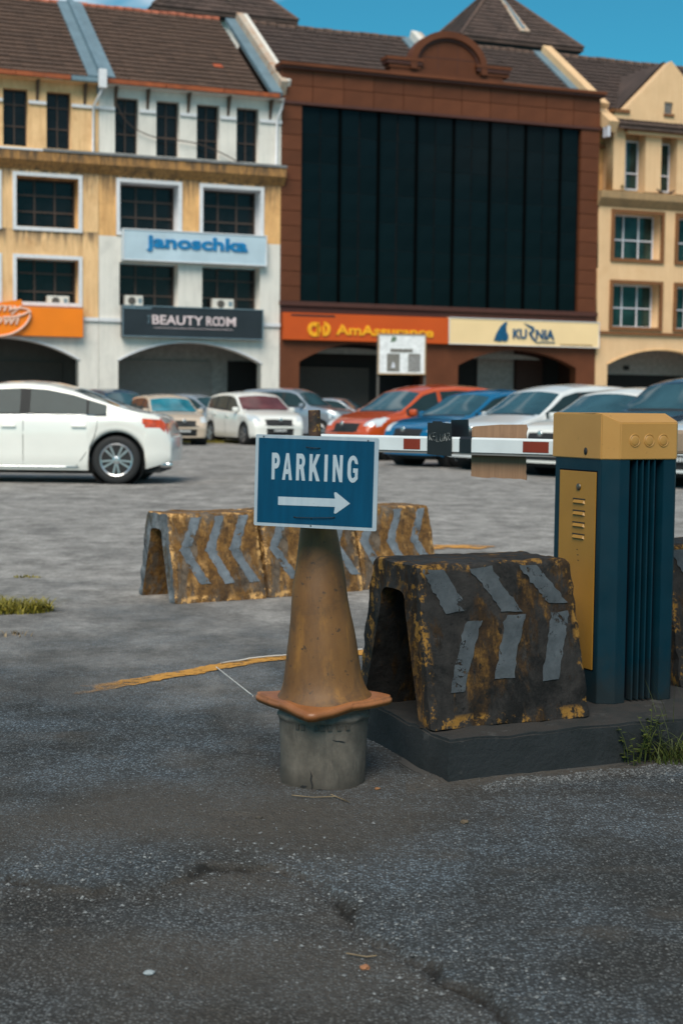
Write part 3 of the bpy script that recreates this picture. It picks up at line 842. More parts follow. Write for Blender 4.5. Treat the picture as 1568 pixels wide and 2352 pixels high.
# letter outlines traced as strokes in a unit cell: x 0..1, z 0..1
def arc(cx, cz, rx, rz, a0, a1, n=12): return [(cx + rx * math.cos(R(a0 + (a1 - a0) * i / n)), cz + rz * math.sin(R(a0 + (a1 - a0) * i / n))) for i in range(n + 1)]
LET = {
 'P': [[(0, 0), (0, 1), (.55, 1)] + arc(.55, .705, .45, .295, 90, -90)[1:] + [(.38, .41), (.38, 0)], [(.38, .60), (.48, .60)] + arc(.48, .705, .16, .105, -90, 90)[1:] + [(.38, .81)]],
 'A': [[(0, 0), (.36, 1), (.66, 1), (1, 0), (.70, 0), (.64, .22), (.36, .22), (.30, 0)], [(.41, .40), (.59, .40), (.505, .76)]],
 'R': [[(0, 0), (0, 1), (.55, 1)] + arc(.55, .72, .40, .28, 90, -50)[1:] + [(1.0, 0), (.64, 0), (.46, .42), (.34, .42), (.34, 0)], [(.34, .59), (.48, .59)] + arc(.48, .705, .14, .115, -90, 90)[1:] + [(.34, .82)]],
 'K': [[(0, 0), (0, 1), (.29, 1), (.29, .60), (.63, 1), (.97, 1), (.56, .56), (1, 0), (.66, 0), (.38, .38), (.29, .28), (.29, 0)]],
 'I': [[(0, 0), (0, 1), (1, 1), (1, 0)]],
 'N': [[(0, 0), (0, 1), (.32, 1), (.70, .42), (.70, 1), (1, 1), (1, 0), (.70, 0), (.30, .58), (.30, 0)]],
 'G': [[(.98, .68)] + arc(.52, .64, .48, .36, 12, 90) + arc(.52, .64, .52, .36, 95, 180)[0:] + arc(.52, .36, .52, .36, 180, 270) + [(.72, .02), (1, .14), (1, .53), (.54, .53), (.54, .37), (.72, .37), (.72, .22)] + arc(.52, .36, .19, .20, -60, -180) + arc(.52, .64, .19, .20, 180, 20)],
}
# positions measured on the board: crop pixels 355..1243 across; baseline slopes a little with the board
def bx_(c): return -hw + (c - 355) / 888.0 * SWd
def letter(ch, x0, x1, top, bot):
    polys = [[(bx_(x0) + (bx_(x1) - bx_(x0)) * a, hh - bot * SHt + (bot - top) * SHt * b) for a, b in pl] for pl in LET[ch]]
    me = outline_me(polys, 0.0006); me.transform(Matrix.Translation((0, -0.0014, 0)))
    link('letter', me, 'sign_letter', sg)
for ch, x0, x1 in (('P', 478, 537), ('A', 556, 628), ('R', 657, 724), ('K', 752, 830), ('I', 861, 884), ('N', 921, 992), ('G', 1027, 1101)):
    letter(ch, x0, x1, 0.195, 0.487)
def bz(f): return hh - f * SHt
ar = outline_me([[(bx_(531), bz(.672)), (bx_(943), bz(.668))] + [(bx_(937), bz(.625)), (bx_(936), bz(.605)), (bx_(942), bz(.597)), (bx_(952), bz(.600))] +
                 [(bx_(1052), bz(.713)), (bx_(953), bz(.828)), (bx_(943), bz(.830)), (bx_(938), bz(.822)), (bx_(944), bz(.757)), (bx_(531), bz(.764))]], 0.0006)
ar.transform(Matrix.Translation((0, -0.0014, 0))); link('arrow', ar, 'sign_letter', sg)
M['wire'] = plain('dark_wire', (0.02, 0.018, 0.016), 0.6, 0.6)
link('wire', tube_me([(bx_(726), -.002, bz(.120)), (bx_(740), -.005, bz(.123)), (bx_(770), -.006, bz(.128)), (bx_(800), -.005, bz(.128)), (bx_(828), -.002, bz(.127))], .0011, 6), 'wire', sg)
link('wire', tube_me([(bx_(652), -.002, bz(.888)), (bx_(670), -.004, bz(.893)), (bx_(800), -.005, bz(.886)), (bx_(925), -.004, bz(.876)), (bx_(942), -.002, bz(.874))], .0011, 6), 'wire', sg)
for (cx, f) in ((770, .13), (652, .888), (942, .872), (773, .975), (415, .022), (1168, .028), (776, .9)):
    o = link('nail_hole', lathe_me([(.0021, -.0028), (.0018, -.0032)], 10, 'Y'), 'wire', sg); o.location = (bx_(cx), 0.0010, bz(f))

# ------------------------------------------------------------------ boom gate
k = N('yellow_orange_cabinet_paint'); v = k.coord()
c = k.mix(k.ramp(k.noise(3, 6, v, 0.6), 0.3, 0.7), (0.38, 0.19, 0.045), (0.45, 0.235, 0.060))
c = k.mix(k.math('MULTIPLY', k.ramp(k.noise(34, 5, v, 0.7), 0.66, 0.70), 0.6), c, (0.14, 0.07, 0.02))
k.col(c); k.rough(0.45); k.bump(k.noise(220, 3, v), 0.12, 0.002); M['cab_yellow'] = k.m
k = N('yellow_door_paint'); v = k.coord(); vs = k.coord((1, 8, 1))
c = k.mix(k.ramp(k.noise(3, 6, v, 0.6), 0.3, 0.7), (0.28, 0.135, 0.016), (0.36, 0.175, 0.022))
c = k.mix(k.math('MULTIPLY', k.ramp(k.noise(50, 5, v, 0.7), 0.67, 0.7), 0.6), c, (0.1, 0.06, 0.02))
k.col(c); k.rough(0.45); k.bump(k.noise(220, 3, v), 0.12, 0.002); M['cab_door'] = k.m
k = N('petrol_blue_cabinet_paint'); v = k.coord()
c = k.mix(k.ramp(k.noise(4, 6, v, 0.6), 0.3, 0.7), (0.0004, 0.017, 0.029), (0.0008, 0.024, 0.040))
sx = k.n('ShaderNodeSeparateXYZ'); k.l(v, sx.inputs[0])
g_ = k.ramp(k.math('ADD', sx.outputs[2], k.math('MULTIPLY', k.math('SUBTRACT', k.noise(9, 9, v, .75), .5), .35)), 0.02, 0.16, (1, 1, 1, 1), (0, 0, 0, 1))
c = k.mix(k.math('MULTIPLY', g_, .55), c, (0.020, 0.018, 0.015))
c = k.mix(k.math('MULTIPLY', k.ramp(k.noise(30, 8, k.coord((1, 1, .25)), 0.8), 0.66, 0.69), .45), c, (0.03, 0.05, 0.06))
k.col(c); k.rough(k.ramp(k.noise(12, 6, v), .3, .7, (.4, .4, .4, 1), (.6, .6, .6, 1))); k.b.inputs['Specular IOR Level'].default_value = .25
k.bump(k.noise(60, 4, v), 0.06, 0.004); M['cab_blue'] = k.m
M['cab_dark'] = plain('dark_blue_groove', (0.001, 0.003, 0.007), 0.8, spec=.1)
gt = thing('barrier_gate', 'car park boom gate with petrol blue cabinet, yellow cap and raised arm reaching left', 'boom gate', (0.905, 4.97, 0.133), HZ)
def loop_prism(pts, z0, z1, bev=0.0):
    bm = bmesh.new(); vs = [bm.verts.new((p[0], p[1], z0)) for p in pts]; f = bm.faces.new(vs)
    r = bmesh.ops.extrude_face_region(bm, geom=[f])
    for e in r['geom']:
        if isinstance(e, bmesh.types.BMVert): e.co.z = z1
    bmesh.ops.recalc_face_normals(bm, faces=bm.faces)
    if bev: bmesh.ops.bevel(bm, geom=list(bm.edges), offset=bev, segments=2, affect='EDGES')
    return bm_mesh(bm)
zc = 0.807   # height of the cap's lower edge above the island
# body in plan: front with a sunk fluted channel
ch0, ch1, dp = 0.040, 0.176, 0.034
plan = [(-.054, .026), (0, 0), (ch0, 0), (ch0 + .004, dp), (ch1 - .004, dp), (ch1, 0), (.223, 0), (.236, .010), (.236, .294), (.226, .304), (-.044, .304), (-.054, .292)]
link('cabinet_body', loop_prism(plan, 0.0, zc, 0.0015), 'cab_blue', gt)
link('channel_back', box_me(ch0 + .005, ch1 - .005, dp - .0035, dp - .0005, .012, zc - .001), 'cab_dark', gt)
for x in (.0705, .0945, .1185, .1425):
    link('rib', box_me(x - .0030, x + .0030, .0015, dp - .0036, .008, zc - .001, .0015), 'cab_blue', gt)
# cap
def cap():
    bm = bmesh.new(); o = .004
    P0 = [(-.054 - o, .026 - o * .3), (0 - o * .5, 0 - o), (.224, 0 - o), (.236 + o, .011), (.236 + o, .304 + o), (-.054 - o, .304 + o)]
    P1 = [(-.054 - o, .055), (-.054 - o + .004, .058), (.218, .066), (.226, .072), (.226, .298), (-.050, .298)]
    # lower ring, shoulder ring, top ring
    zs = [(P0, zc - .012), (P0, zc + .122), ]
    v0 = [bm.verts.new((x, y, zc - .001)) for x, y in P0]; v1 = [bm.verts.new((x, y, z)) for (x, y), z in zip(P0, (.148 + zc, zc + .119, zc + .121, zc + .124, zc + .146, zc + .148))]
    P2 = [(-.054 - o + .001, .060), (-.046, .060), (.222, .062), (.230, .066), (.230, .300), (-.052, .300)]
    v2 = [bm.verts.new((x, y, zc + .151)) for x, y in P2]
    n = 6
    for a, b in ((v0, v1), (v1, v2)):
        for i in range(n): j = (i + 1) % n; bm.faces.new((a[i], a[j], b[j], b[i]))
    bm.faces.new(v0[::-1]); bm.faces.new(v2)
    bmesh.ops.recalc_face_normals(bm, faces=bm.faces)
    bmesh.ops.bevel(bm, geom=[e for e in bm.edges if e.calc_length() > .02], offset=.003, segments=2, affect='EDGES')
    return bm_mesh(bm)
cp = link('cap', cap(), 'cab_yellow', gt)
for p in cp.data.polygons: p.use_smooth = False
# embossed rings on the cap front
for x in (.054, .112, .169):
    VV = []; FF = []; sg_ = 40
    rp = [(.0215, 0.0), (.0205, -.0012), (.0190, -.0032), (.0175, -.0012), (.0165, 0.0)]
    rp = [(.0200, 0.0), (.0188, .0026), (.0172, .0036), (.0156, .0030), (.0142, 0.0)]
    # a pressed groove: outer lip, sunken ring, inner disc, built as relief standing 1 mm proud
    rp = [(.0215, .0002), (.0205, -.0022), (.0195, -.0024), (.0180, .0000), (.0165, .0001), (.0150, -.0022), (.0138, -.0026), (.0001, -.0028)]
    o = link('embossed_ring', lathe_me(rp, sg_, 'Y', cap=False), 'cab_yellow', cp); o.location = (x, -.0042, zc + .062)
o = link('key_hole', lathe_me([(.0105, .0), (.0105, -.0012), (.0001, -.0014)], 24, 'Y', cap=False), 'black', cp)
o.rotation_euler = (0, 0, -math.pi / 2); o.location = (-.0585, .110, zc + .024); o.scale = (.9, 1, 1.15)
# door on the left face
d0, d1, z0_, z1_ = .026 + .0244, .026 + .234, .242 - .133, .896 - .133
dr = link('service_door', box_me(-.0575, -.0535, d0, d1, z0_, z1_, .0012), 'cab_door', gt)
link('door_gap', box_me(-.0547, -.0537, d0 - .004, d1 + .004, z0_ - .004, z1_ + .005), 'cab_dark', gt)
lk = link('lock', lathe_me([(.0115, 0), (.0115, -.003), (.009, -.005), (.0001, -.005)], 24, 'Y', cap=False), plain('lock_metal', (.16, .13, .10), 0.4, 0.8), dr)
lk.rotation_euler = (0, 0, -math.pi / 2); lk.location = (-.0575, .146, z1_ - .052)
for i in range(4):
    z = z1_ - .108 - i * .0392
    y0, y1 = .108, .178
    link('louvre', pyd([(-.0577, y0, z), (-.0577, y1, z), (-.0577, y1 - .006, z + .014), (-.0577, y0 + .006, z + .014), (-.0640, y0 + .006, z + .003), (-.0640, y1 - .006, z + .003)],
                       [(0, 4, 5, 1), (1, 5, 2), (0, 3, 4), (3, 2, 5, 4)]), 'cab_door', dr)
    link('louvre_slot', box_me(-.0590, -.0574, y0, y1, z + .0135, z + .0175), 'black', dr)
for i, y in enumerate((.148, .144, .141)):
    link('scratch', box_me(-.0580, -.0574, y - .004, y + .004, .50 - i * .018, .5025 - i * .018), 'black', dr)
# hub bracket on the right side
M['hub'] = plain('beige_hub_casting', lin((176, 150, 128)), 0.45, 0.3, 0.08)
M['hub_d'] = plain('greyish_bracket_steel', lin((120, 108, 96)), 0.45, 0.5, 0.1)
link('hub_flange', box_me(.243, .252, .10, .24, zc + .008, zc + .10, .002), 'hub_d', gt)
link('hub', box_me(.2525, .40, .11, .23, zc + .012, zc + .094, .012), 'hub', gt)
for q in (.012, .094):
    link('bolt', lathe_me([(.008, 0), (.008, .014), (.0001, .015)], 6), 'hub_d', gt).location = (.30, .12, zc + q - (.02 if q < .05 else 0) + .0005)
# boom arm; built in world-aligned frame then parented
P_r, P_l = Vector((1.13, 5.27, .962)), Vector((-.10, 6.055, .962))
bd = (P_l - P_r); BL = bd.length; ba = math.atan2(bd.y, bd.x)
def boom_bar(x0, x1, g=0.0):
    sec = [(-.014 - g, -.024), (-.014 - g, .022 + g * .2), (-.008, .031 + g), (.012, .031 + g), (.018 + g, .024), (.018 + g, -.024), (.0, -.024 - g)]
    V = [(x, y, z) for x in (x0, x1) for y, z in sec]; n = len(sec)
    Fc = [(i, (i + 1) % n, n + (i + 1) % n, n + i) for i in range(n)] + [tuple(range(n))[::-1], tuple(n + i for i in range(n))]
    return recalc(pyd(V, Fc))
# local +x runs from the hub to the left; the camera side is local +y after the half-turn
boom = link('boom_arm', boom_bar(0, BL), plain('boom_white', (0.62, 0.66, 0.68), 0.4, 0, 0.06, 5), gt)
def put_world(o, loc, rz):
    par = o.parent
    pm = Matrix.Translation(par.location) @ Matrix.Rotation(par.rotation_euler.z, 4, 'Z')
    m = pm.inverted() @ Matrix.Translation(loc) @ Matrix.Rotation(rz, 4, 'Z')
    o.location = m.to_translation(); o.rotation_euler = m.to_euler()
put_world(boom, P_r, ba)
link('rubber_edge', boxes_me([(0.02, BL, -.010, .015, -.034, -.0245)]), plain('grey_rubber_edge', (.16, .155, .15), 0.6), boom)
def boom_s(px):  # distance along the arm of a sight line, used to set out the stripes
    tx = (px - 784) / 3500.0 / 1.0
    lo, hi = 0.0, BL
    for _ in range(40):
        m_ = (lo + hi) / 2; p = P_r + bd * (m_ / BL)
        if p.x / p.y > tx: lo = m_
        else: hi = m_
    return lo
M['red_tape'] = plain('faded_red_reflective', lin((124, 44, 24)), 0.4, 0, 0.1)
M['blk_tape'] = plain('black_tape', (.012, .014, .018), 0.35)
S_RED1 = (boom_s(1262), boom_s(1203)); S_RED2 = (boom_s(968), boom_s(930)); S_TAPE = (boom_s(1085), boom_s(1058))
for a, b in (S_RED1, S_RED2):
    link('red_stripe', box_me(a, b, .0181, .0192, -.019, .021), 'red_tape', boom)
link('tape_wrap', boom_bar(S_TAPE[0], S_TAPE[1], .0022), 'blk_tape', boom)
def on_boom(s, off, dz):
    p = P_r + bd * (s / BL); nrm = Vector((bd.y, -bd.x, 0)).normalized()
    if nrm.y > 0: nrm = -nrm
    return p + nrm * off + Vector((0, 0, dz))
FR = math.pi + ba    # heading of flat things hung on the arm, x to the right
def cardboard():
    s0 = boom_s(1200); o0 = on_boom(s0, 0, 0)
    s1 = boom_s(1073); wd = (s1 - s0)
    k = N('brown_cardboard'); v = k.coord(); vs = k.coord((60, 1, 3))
    c = k.mix(k.ramp(k.noise(2, 4, vs), 0.3, 0.7), (0.24, 0.135, 0.078), (0.31, 0.18, 0.105))
    c = k.mix(k.math('MULTIPLY', k.ramp(k.noise(14, 6, v, 0.7), 0.55, 0.7), 0.4), c, (0.13, 0.075, 0.045))
    k.col(c); k.rough(0.85)
    pts = [(0, -.115)] + [(wd * i / 10, -.118 + .0015 * random.uniform(-1, 1)) for i in range(1, 10)] + [(wd, -.122)] + [(wd * (.995 + .012 * math.sin(i * 2.1)) if i % 2 else wd * .985, -.122 + i * .0145) for i in range(1, 14)] + [(wd * .98, .082), (wd * .5, .080), (wd * .06, .072), (0, .068)]
    me = outline_me([pts], 0.0045)
    o = link('cardboard_sheet', me, k.m); o.location = on_boom(s1, -.026, 0); o.rotation_euler = (0, 0, FR)
    tag(o, 'torn piece of brown cardboard hung behind the white boom arm', 'cardboard')
cardboard()
def keluar():
    s1 = boom_s(986); s0 = boom_s(1042); wd = s1 - s0
    t = thing('card_sign', 'black folded card hand lettered KELUAR hanging over the boom arm', 'sign', on_boom(s1, .025, 0), FR)
    k = plain('black_card', (.010, .012, .014), 0.5, 0, .2, 8)
    bkk = plain('black_card_back', (.008, .010, .014), 0.35)
    pts = [(0, -.036), (wd * .5, -.039), (wd * .99, -.040), (wd * 1.0, 0), (wd * .97, .082), (wd * .6, .084), (wd * .58, .089), (wd * .22, .089), (wd * .2, .083), (0, .083)]
    link('front_panel', outline_me([pts], .002), k, t)
    b = outline_me([[(wd * .6, -.0), (wd * 1.40, .002), (wd * 1.36, .097), (wd * .66, .094)]], .002); b.transform(Matrix.Translation((0, .058, 0)))
    link('back_panel', b, bkk, t)
    M['chalk'] = plain('chalk_pen', (.36, .38, .38), 0.8)
    G = {'K': [[(0, 0), (0, 1)], [(.9, 1), (.05, .45), (1, -.05)]], 'E': [[(1, 1), (0, 1), (0, 0), (1, 0)], [(0, .5), (.8, .5)]], 'L': [[(0, 1), (0, 0), (.9, 0)]],
         'U': [[(0, 1), (0, .1), (.5, 0), (.95, .1), (1, 1)]], 'A': [[(0, 0), (.45, 1), (1, 0)], [(.2, .4), (.8, .4)]], 'R': [[(0, 0), (0, 1), (.8, .95), (.85, .6), (0, .5), (1, 0)]]}
    x = .10
    for ch, up in zip('KELUAR', (0, 0, -.006, -.004, -.002, .001)):
        for pl in G[ch]:
            cw = .105; hgt = .027
            link('letter', tube_me([(wd * (x + cw * a), -.0018, .018 + up + hgt * b) for a, b in pl], .0009, 5), 'chalk', t)
        x += .145
keluar()

# ------------------------------------------------------------------ weeds, grass, stones
def blade_cluster(n, spread, hmin, hmax, wd, seed, lean=0.5, broad=0.0, sx=1.0, sy=1.0):
    rd = random.Random(seed); V = []; Fc = []
    for i in range(n):
        a = rd.uniform(0, 2 * math.pi); r = spread * math.sqrt(rd.random())
        x, y = r * math.cos(a) * sx, r * math.sin(a) * sy
        h = rd.uniform(hmin, hmax); da = rd.uniform(0, 2 * math.pi); ln_ = rd.uniform(0.1, lean) * h * 1.5
        w_ = wd * rd.uniform(.6, 1.3); px, py = -math.sin(da), math.cos(da)
        b = len(V); ns_ = 4
        for j in range(ns_ + 1):
            q = j / ns_; ww = w_ * (1 - q) ** 0.7 if not broad else w_ * math.sin(math.pi * min(.97, q * .9 + .05))
            cx = x + math.cos(da) * ln_ * q * q; cy = y + math.sin(da) * ln_ * q * q; cz = h * (q - .25 * q * q * lean)
            V += [(cx + px * ww, cy + py * ww, cz), (cx - px * ww, cy - py * ww, cz)]
        for j in range(ns_): Fc.append((b + 2 * j, b + 2 * j + 1, b + 2 * j + 3, b + 2 * j + 2))
    return V, Fc
def leafy(n, hgt, seed, spread=.04, size=.012):
    """stem with small oval leaves"""
    rd = random.Random(seed); V = []; Fc = []; stems = []
    for s in range(n):
        bx0, by0 = rd.uniform(-spread, spread), rd.uniform(-spread * .5, spread * .5); h = hgt * rd.uniform(.5, 1)
        dx, dy = rd.uniform(-.4, .4) * h, rd.uniform(-.3, .1) * h
        pts = [(bx0 + dx * q * q, by0 + dy * q * q, h * q) for q in (0, .35, .7, 1)]
        stems.append(tube_me(pts, [.0014, .0012, .0009, .0005], 5))
        for i in range(9):
            q = rd.uniform(.2, 1); c = Vector((bx0 + dx * q * q, by0 + dy * q * q, h * q)); a = rd.uniform(0, 2 * math.pi)
            L_ = size * rd.uniform(.7, 1.5); d = Vector((math.cos(a), math.sin(a), rd.uniform(-.2, .5))).normalized(); sd = d.cross(Vector((0, 0, 1))).normalized()
            b = len(V)
            V += [c, c + d * L_ * .5 + sd * L_ * .33, c + d * L_, c + d * L_ * .5 - sd * L_ * .33]; Fc.append((b, b + 1, b + 2, b + 3))
    return stems, V, Fc
def leafmat(name, a, b):
    k = N(name); v = k.coord(); k.col(k.mix(k.ramp(k.noise(25, 4, v), .35, .65), a, b)); k.rough(.6)
    k.b.inputs['Subsurface Weight'].default_value = 0.0
    return k.m
M['grass_near'] = leafmat('dark_green_blades', (.030, .048, .006), (.085, .100, .014))
M['grass_yellow'] = leafmat('yellow_green_blades', (.09, .085, .006), (.30, .24, .02))  # yellower blades, the grass's own colour
M['straw'] = leafmat('dry_straw', (.12, .085, .045), (.22, .16, .09))
def plant(name, label, loc, V, Fc, mat, extra=None, cat='weed', group=None):
    t = thing(name, label, cat, (loc[0], loc[1], H(loc[0], loc[1]) - .003 if len(loc) < 3 else loc[2]), 0, group)
    link('leaves', pyd(V, Fc), mat, t)
    if extra: link('stem', join_me(extra), mat, t)
    return t
def ip(s, off): p = A0 + eX * s - eY * off; return (p.x, p.y)
GW = 'weeds growing along the kerb'
V, Fc = blade_cluster(170, .06, .04, .15, .0024, 3, 1.1, 0, 1.8)
plant('grass_tuft', 'spiky dark green grass tuft at the foot of the kerb right of the blue cabinet', ip(.80, .05), V, Fc, 'grass_near', cat='grass tuft', group=GW)
for (s, off, n, hg, sd, lab) in ((.66, .04, 5, .15, 5, 'leafy weed with round leaves at the left end of the kerbside weeds'),
                               (.72, .03, 4, .20, 8, 'taller thin stemmed weed leaning on the kerb beside the grass tuft'),
                               (.96, .05, 4, .26, 12, 'tall weed with a small yellow bud by the kerb near the right edge'),
                               (1.06, .04, 6, .20, 15, 'rightmost leafy weed at the kerb foot'),
                               (.87, .06, 7, .13, 19, 'low leafy weed just right of the spiky grass tuft')):
    st, V, Fc = leafy(n + 3, hg, sd, .05, .017); plant('weed', lab, ip(s, off), V, Fc, 'grass_near', st, 'weed', GW)
V, Fc = blade_cluster(9, .16, .20, .36, .0013, 23, .35); plant('grass_stalk', 'tall thin grass stalks rising in front of the blue cabinet', ip(.82, .03), V, Fc, 'grass_near', None, 'grass', GW)
V, Fc = blade_cluster(60, .14, .006, .02, .0016, 29, 3.0, 0, 1.4, .5)
st = thing('dry_straw', 'dry brown straw heap on the ground below the weeds at the right edge', 'straw', (*ip(.98, .10), H(*ip(.98, .10))), HZ)
link('straw_stalk', pyd(V, Fc), 'straw', st)
V, Fc = blade_cluster(1300, .22, .02, .11, .005, 31, 1.3, 0, 1.25, .8)
plant('grass_tuft', 'yellow green grass clump at the left edge of the lot', (-1.80, 8.05), V, Fc, 'grass_yellow', cat='grass tuft', group='grass clumps at the left edge')
V, Fc = blade_cluster(45, .07, .01, .03, .006, 33, .8, 0, 1.3, .6)
plant('grass_tuft', 'small low green patch behind the larger grass clump at left', (-1.98, 9.6), V, Fc, 'grass_yellow', cat='grass tuft', group='grass clumps at the left edge')
V, Fc = blade_cluster(60, .12, .01, .04, .005, 35, .8, 0, 1.6, .6)
plant('grass_tuft', 'brownish dry grass wisp in front of the larger clump at left', (-1.62, 7.15), V, Fc, 'straw', cat='grass tuft', group='grass clumps at the left edge')
V, Fc = blade_cluster(5000, 1.0, .03, .14, .012, 37, .8, 0, 3.0, 1.2)
o = link('grass_verge', pyd(V, Fc), 'grass_yellow'); o.location = (-4.3, 45.8, 0); o['kind'] = 'stuff'; tag(o, 'strip of green grass between the parked beige and white cars', 'grass')

def stones(n, fn, smin, smax, seed, flat=.6):
    r = np.random.default_rng(seed); V = []; Fc = []
    P = [(1, 0, 0), (-1, 0, 0), (0, 1, 0), (0, -1, 0), (0, 0, 1), (0, 0, -1)]
    T = [(0, 2, 4), (2, 1, 4), (1, 3, 4), (3, 0, 4), (2, 0, 5), (1, 2, 5), (3, 1, 5), (0, 3, 5)]
    xy = fn(r, n); z = gh(xy[:, 0], xy[:, 1]); s = smin + (smax - smin) * r.random(n) ** 3
    base = np.array(P, float)
    for i in range(n):
        a = r.random() * 6.28; ca, sa = math.cos(a), math.sin(a)
        q = base * (s[i] * (0.6 + .8 * r.random((6, 1)))) ; q[:, 2] *= flat
        x = q[:, 0] * ca - q[:, 1] * sa; y = q[:, 0] * sa + q[:, 1] * ca
        b = len(V); V += list(zip(x + xy[i, 0], y + xy[i, 1], q[:, 2] + z[i] + s[i] * .15)); Fc += [tuple(b + j for j in t) for t in T]
    return pyd(V, Fc)
def inv(r, n):   # all over the foreground
    y = 2.5 + 3.2 * r.random(n) ** 1.2; x = (r.random(n) * 2 - 1) * .26 * y; return np.stack([x, y], 1)
def along(r, n):
    s = r.random(n) * 1.15 + .05; off = .055 + np.abs(r.normal(0, .11, n)) * (.3 + .9 * s / 1.2) + .02 * np.sin(s * 23); p = np.array([A0 + eX * 0])
    return np.stack([A0.x + eX.x * s - eY.x * off, A0.y + eX.y * s - eY.y * off], 1)
def crackside(r, n):
    i = r.integers(0, len(CR) - 1, n); t = r.random(n)[:, None]; p = CR[i] * (1 - t) + CR[i + 1] * t
    p = p + np.stack([r.normal(0, .10, n), r.normal(0.06, .12, n)], 1); return p
def gravmat(name, a, b):
    k = N(name); v = k.coord(); k.col(k.mix(k.ramp(k.noise(140, 1, v), .35, .65), a, b)); k.rough(.85); return k.m
M['grav'] = gravmat('grey_stones', (.025, .027, .029), (.15, .155, .158))
M['grav_w'] = gravmat('pale_gravel', (.04, .043, .046), (.22, .23, .235))
o = link('loose_gravel', stones(9000, inv, .0010, .0046, 1), 'grav'); o['kind'] = 'stuff'; tag(o, 'small loose stones scattered over the foreground asphalt', 'gravel')
o = link('kerb_gravel', stones(2600, along, .0016, .0065, 2), 'grav'); o['kind'] = 'stuff'; tag(o, 'pale gravel washed against the front of the kerb island', 'gravel')
o = link('crack_gravel', stones(1500, crackside, .0015, .0065, 3), 'grav_w'); o['kind'] = 'stuff'; tag(o, 'pale chips along the broken asphalt edge', 'gravel')
def pebble(label, x, y, s, mat):
    bm = bmesh.new(); bmesh.ops.create_icosphere(bm, subdivisions=2, radius=1)
    for v in bm.verts:
        v.co = Vector((v.co.x * s * 1.2, v.co.y * s, v.co.z * s * .6)) * (1 + .35 * noise.noise(v.co * 1.7 + Vector((x * 9, y * 9, 0))))
    o = link('pebble', bm_mesh(bm), mat); o.location = (x, y, H(x, y) + s * .35); tag(o, label, 'pebble')
pebble('brown pebble on open asphalt below the kerb corner', .335, 3.96, .010, plain('brown_stone', (.11, .08, .05), .8, bump=.3))
pebble('dark pebble left of the bucket foot on open asphalt', -.21, 3.98, .008, plain('dark_stone', (.06, .05, .04), .8, bump=.3))
pebble('flat orange chip beside the asphalt crack at bottom centre', .056, 2.93, .009, plain('orange_chip', (.30, .13, .06), .8, bump=.3))
pebble('pale flat stone on the lower left asphalt', -.36, 2.87, .009, plain('pale_stone', (.30, .34, .36), .8, bump=.3))
pebble('small orange stone near the right corner of the bucket foot', .112, 4.30, .007, plain('orange_stone', (.22, .10, .04), .8, bump=.3))
for i, (pts, lab) in enumerate(([[(-.13, 4.22), (-.07, 4.19), (-.01, 4.20)], 'thin dry stalk lying left in front of the bucket'], [[(-.02, 4.22), (.01, 4.17), (.03, 4.14)], 'thin dry stalk lying right in front of the bucket'], [[(.02, 3.01), (.06, 2.985), (.08, 2.99)], 'pale dry twig by the asphalt crack'])):
    o = link('dry_stalk', tube_me([(x, y, H(x, y) + .006) for x, y in pts], .0016, 5), 'straw'); tag(o, lab, 'twig')

# ------------------------------------------------------------------ buildings: a common frame, x along the street front, y into the building
FO = Vector((-2.532, 62.0, 0)); FA = R(21)
fu = Vector((math.cos(FA), math.sin(FA), 0)); fn_ = Vector((-math.sin(FA), math.cos(FA), 0))
def fpos(u, y=0, z=0): return FO + fu * u + fn_ * y + Vector((0, 0, z))
class Bld:
    def __init__(s, name, label, u0): s.u0 = u0; s.t = thing(name, label, 'building', fpos(u0), FA)
    def add(s, name, me, mat, parent=None, sh=True):
        me.transform(Matrix.Translation((-s.u0, 0, 0))) if sh else None
        return link(name, me, mat, parent or s.t)
    def box(s, name, u0, u1, y0, y1, z0, z1, mat, parent=None, bev=0): return s.add(name, box_me(u0, u1, y0, y1, z0, z1, bev), mat, parent)
def rect(u0, u1, z0, z1): return [(u0, z0), (u1, z0), (u1, z1), (u0, z1)]
def archp(u0, u1, zs, za, zb=-0.3, n=24):
    """opening with a segmental arch"""
    w2 = (u1 - u0) / 2; h = za - zs; r = (w2 * w2 + h * h) / (2 * h); cz = za - r; c = (u0 + u1) / 2
    a = math.asin(w2 / r)
    return [(u0, zb), (u1, zb)] + [(c + r * math.sin(a - 2 * a * i / n), cz + r * math.cos(a - 2 * a * i / n)) for i in range(n + 1)]
def window(b, u0, u1, z0, z1, y, cols, rows, bar='winbar', glassm='winglass', bw=.05, rowz=None, colu=None, op=None):
    """frame > panes, standing at depth y"""
    f = [(u0, u1, y, y + .06, z0, z0 + bw), (u0, u1, y, y + .06, z1 - bw, z1), (u0, u0 + bw, y + .001, y + .059, z0 + bw, z1 - bw), (u1 - bw, u1, y + .001, y + .059, z0 + bw, z1 - bw)]
    cu = colu or [u0 + (u1 - u0) * i / cols for i in range(1, cols)]
    rz = rowz or [z0 + (z1 - z0) * i / rows for i in range(1, rows)]
    for c in cu: f.append((c - bw / 2, c + bw / 2, y + .004, y + .056, z0 + bw, z1 - bw))
    for r_ in rz: f.append((u0 + bw, u1 - bw, y - .003, y + .050, r_ - bw / 2, r_ + bw / 2))
    fr = b.add('window_frame', boxes_me(f), bar)
    U = [u0] + cu + [u1]; Z_ = [z0] + rz + [z1]
    for i in range(len(U) - 1):
        for j in range(len(Z_) - 1):
            b.add('pane', boxes_me([(U[i] + .01, U[i + 1] - .01, y + .058, y + .07, Z_[j] + .01, Z_[j + 1] - .01)]), glassm, fr)
    return fr
RI_Y, RI_Z, EA_Y, EA_Z = 6.0, 17.72, -0.42, 13.44
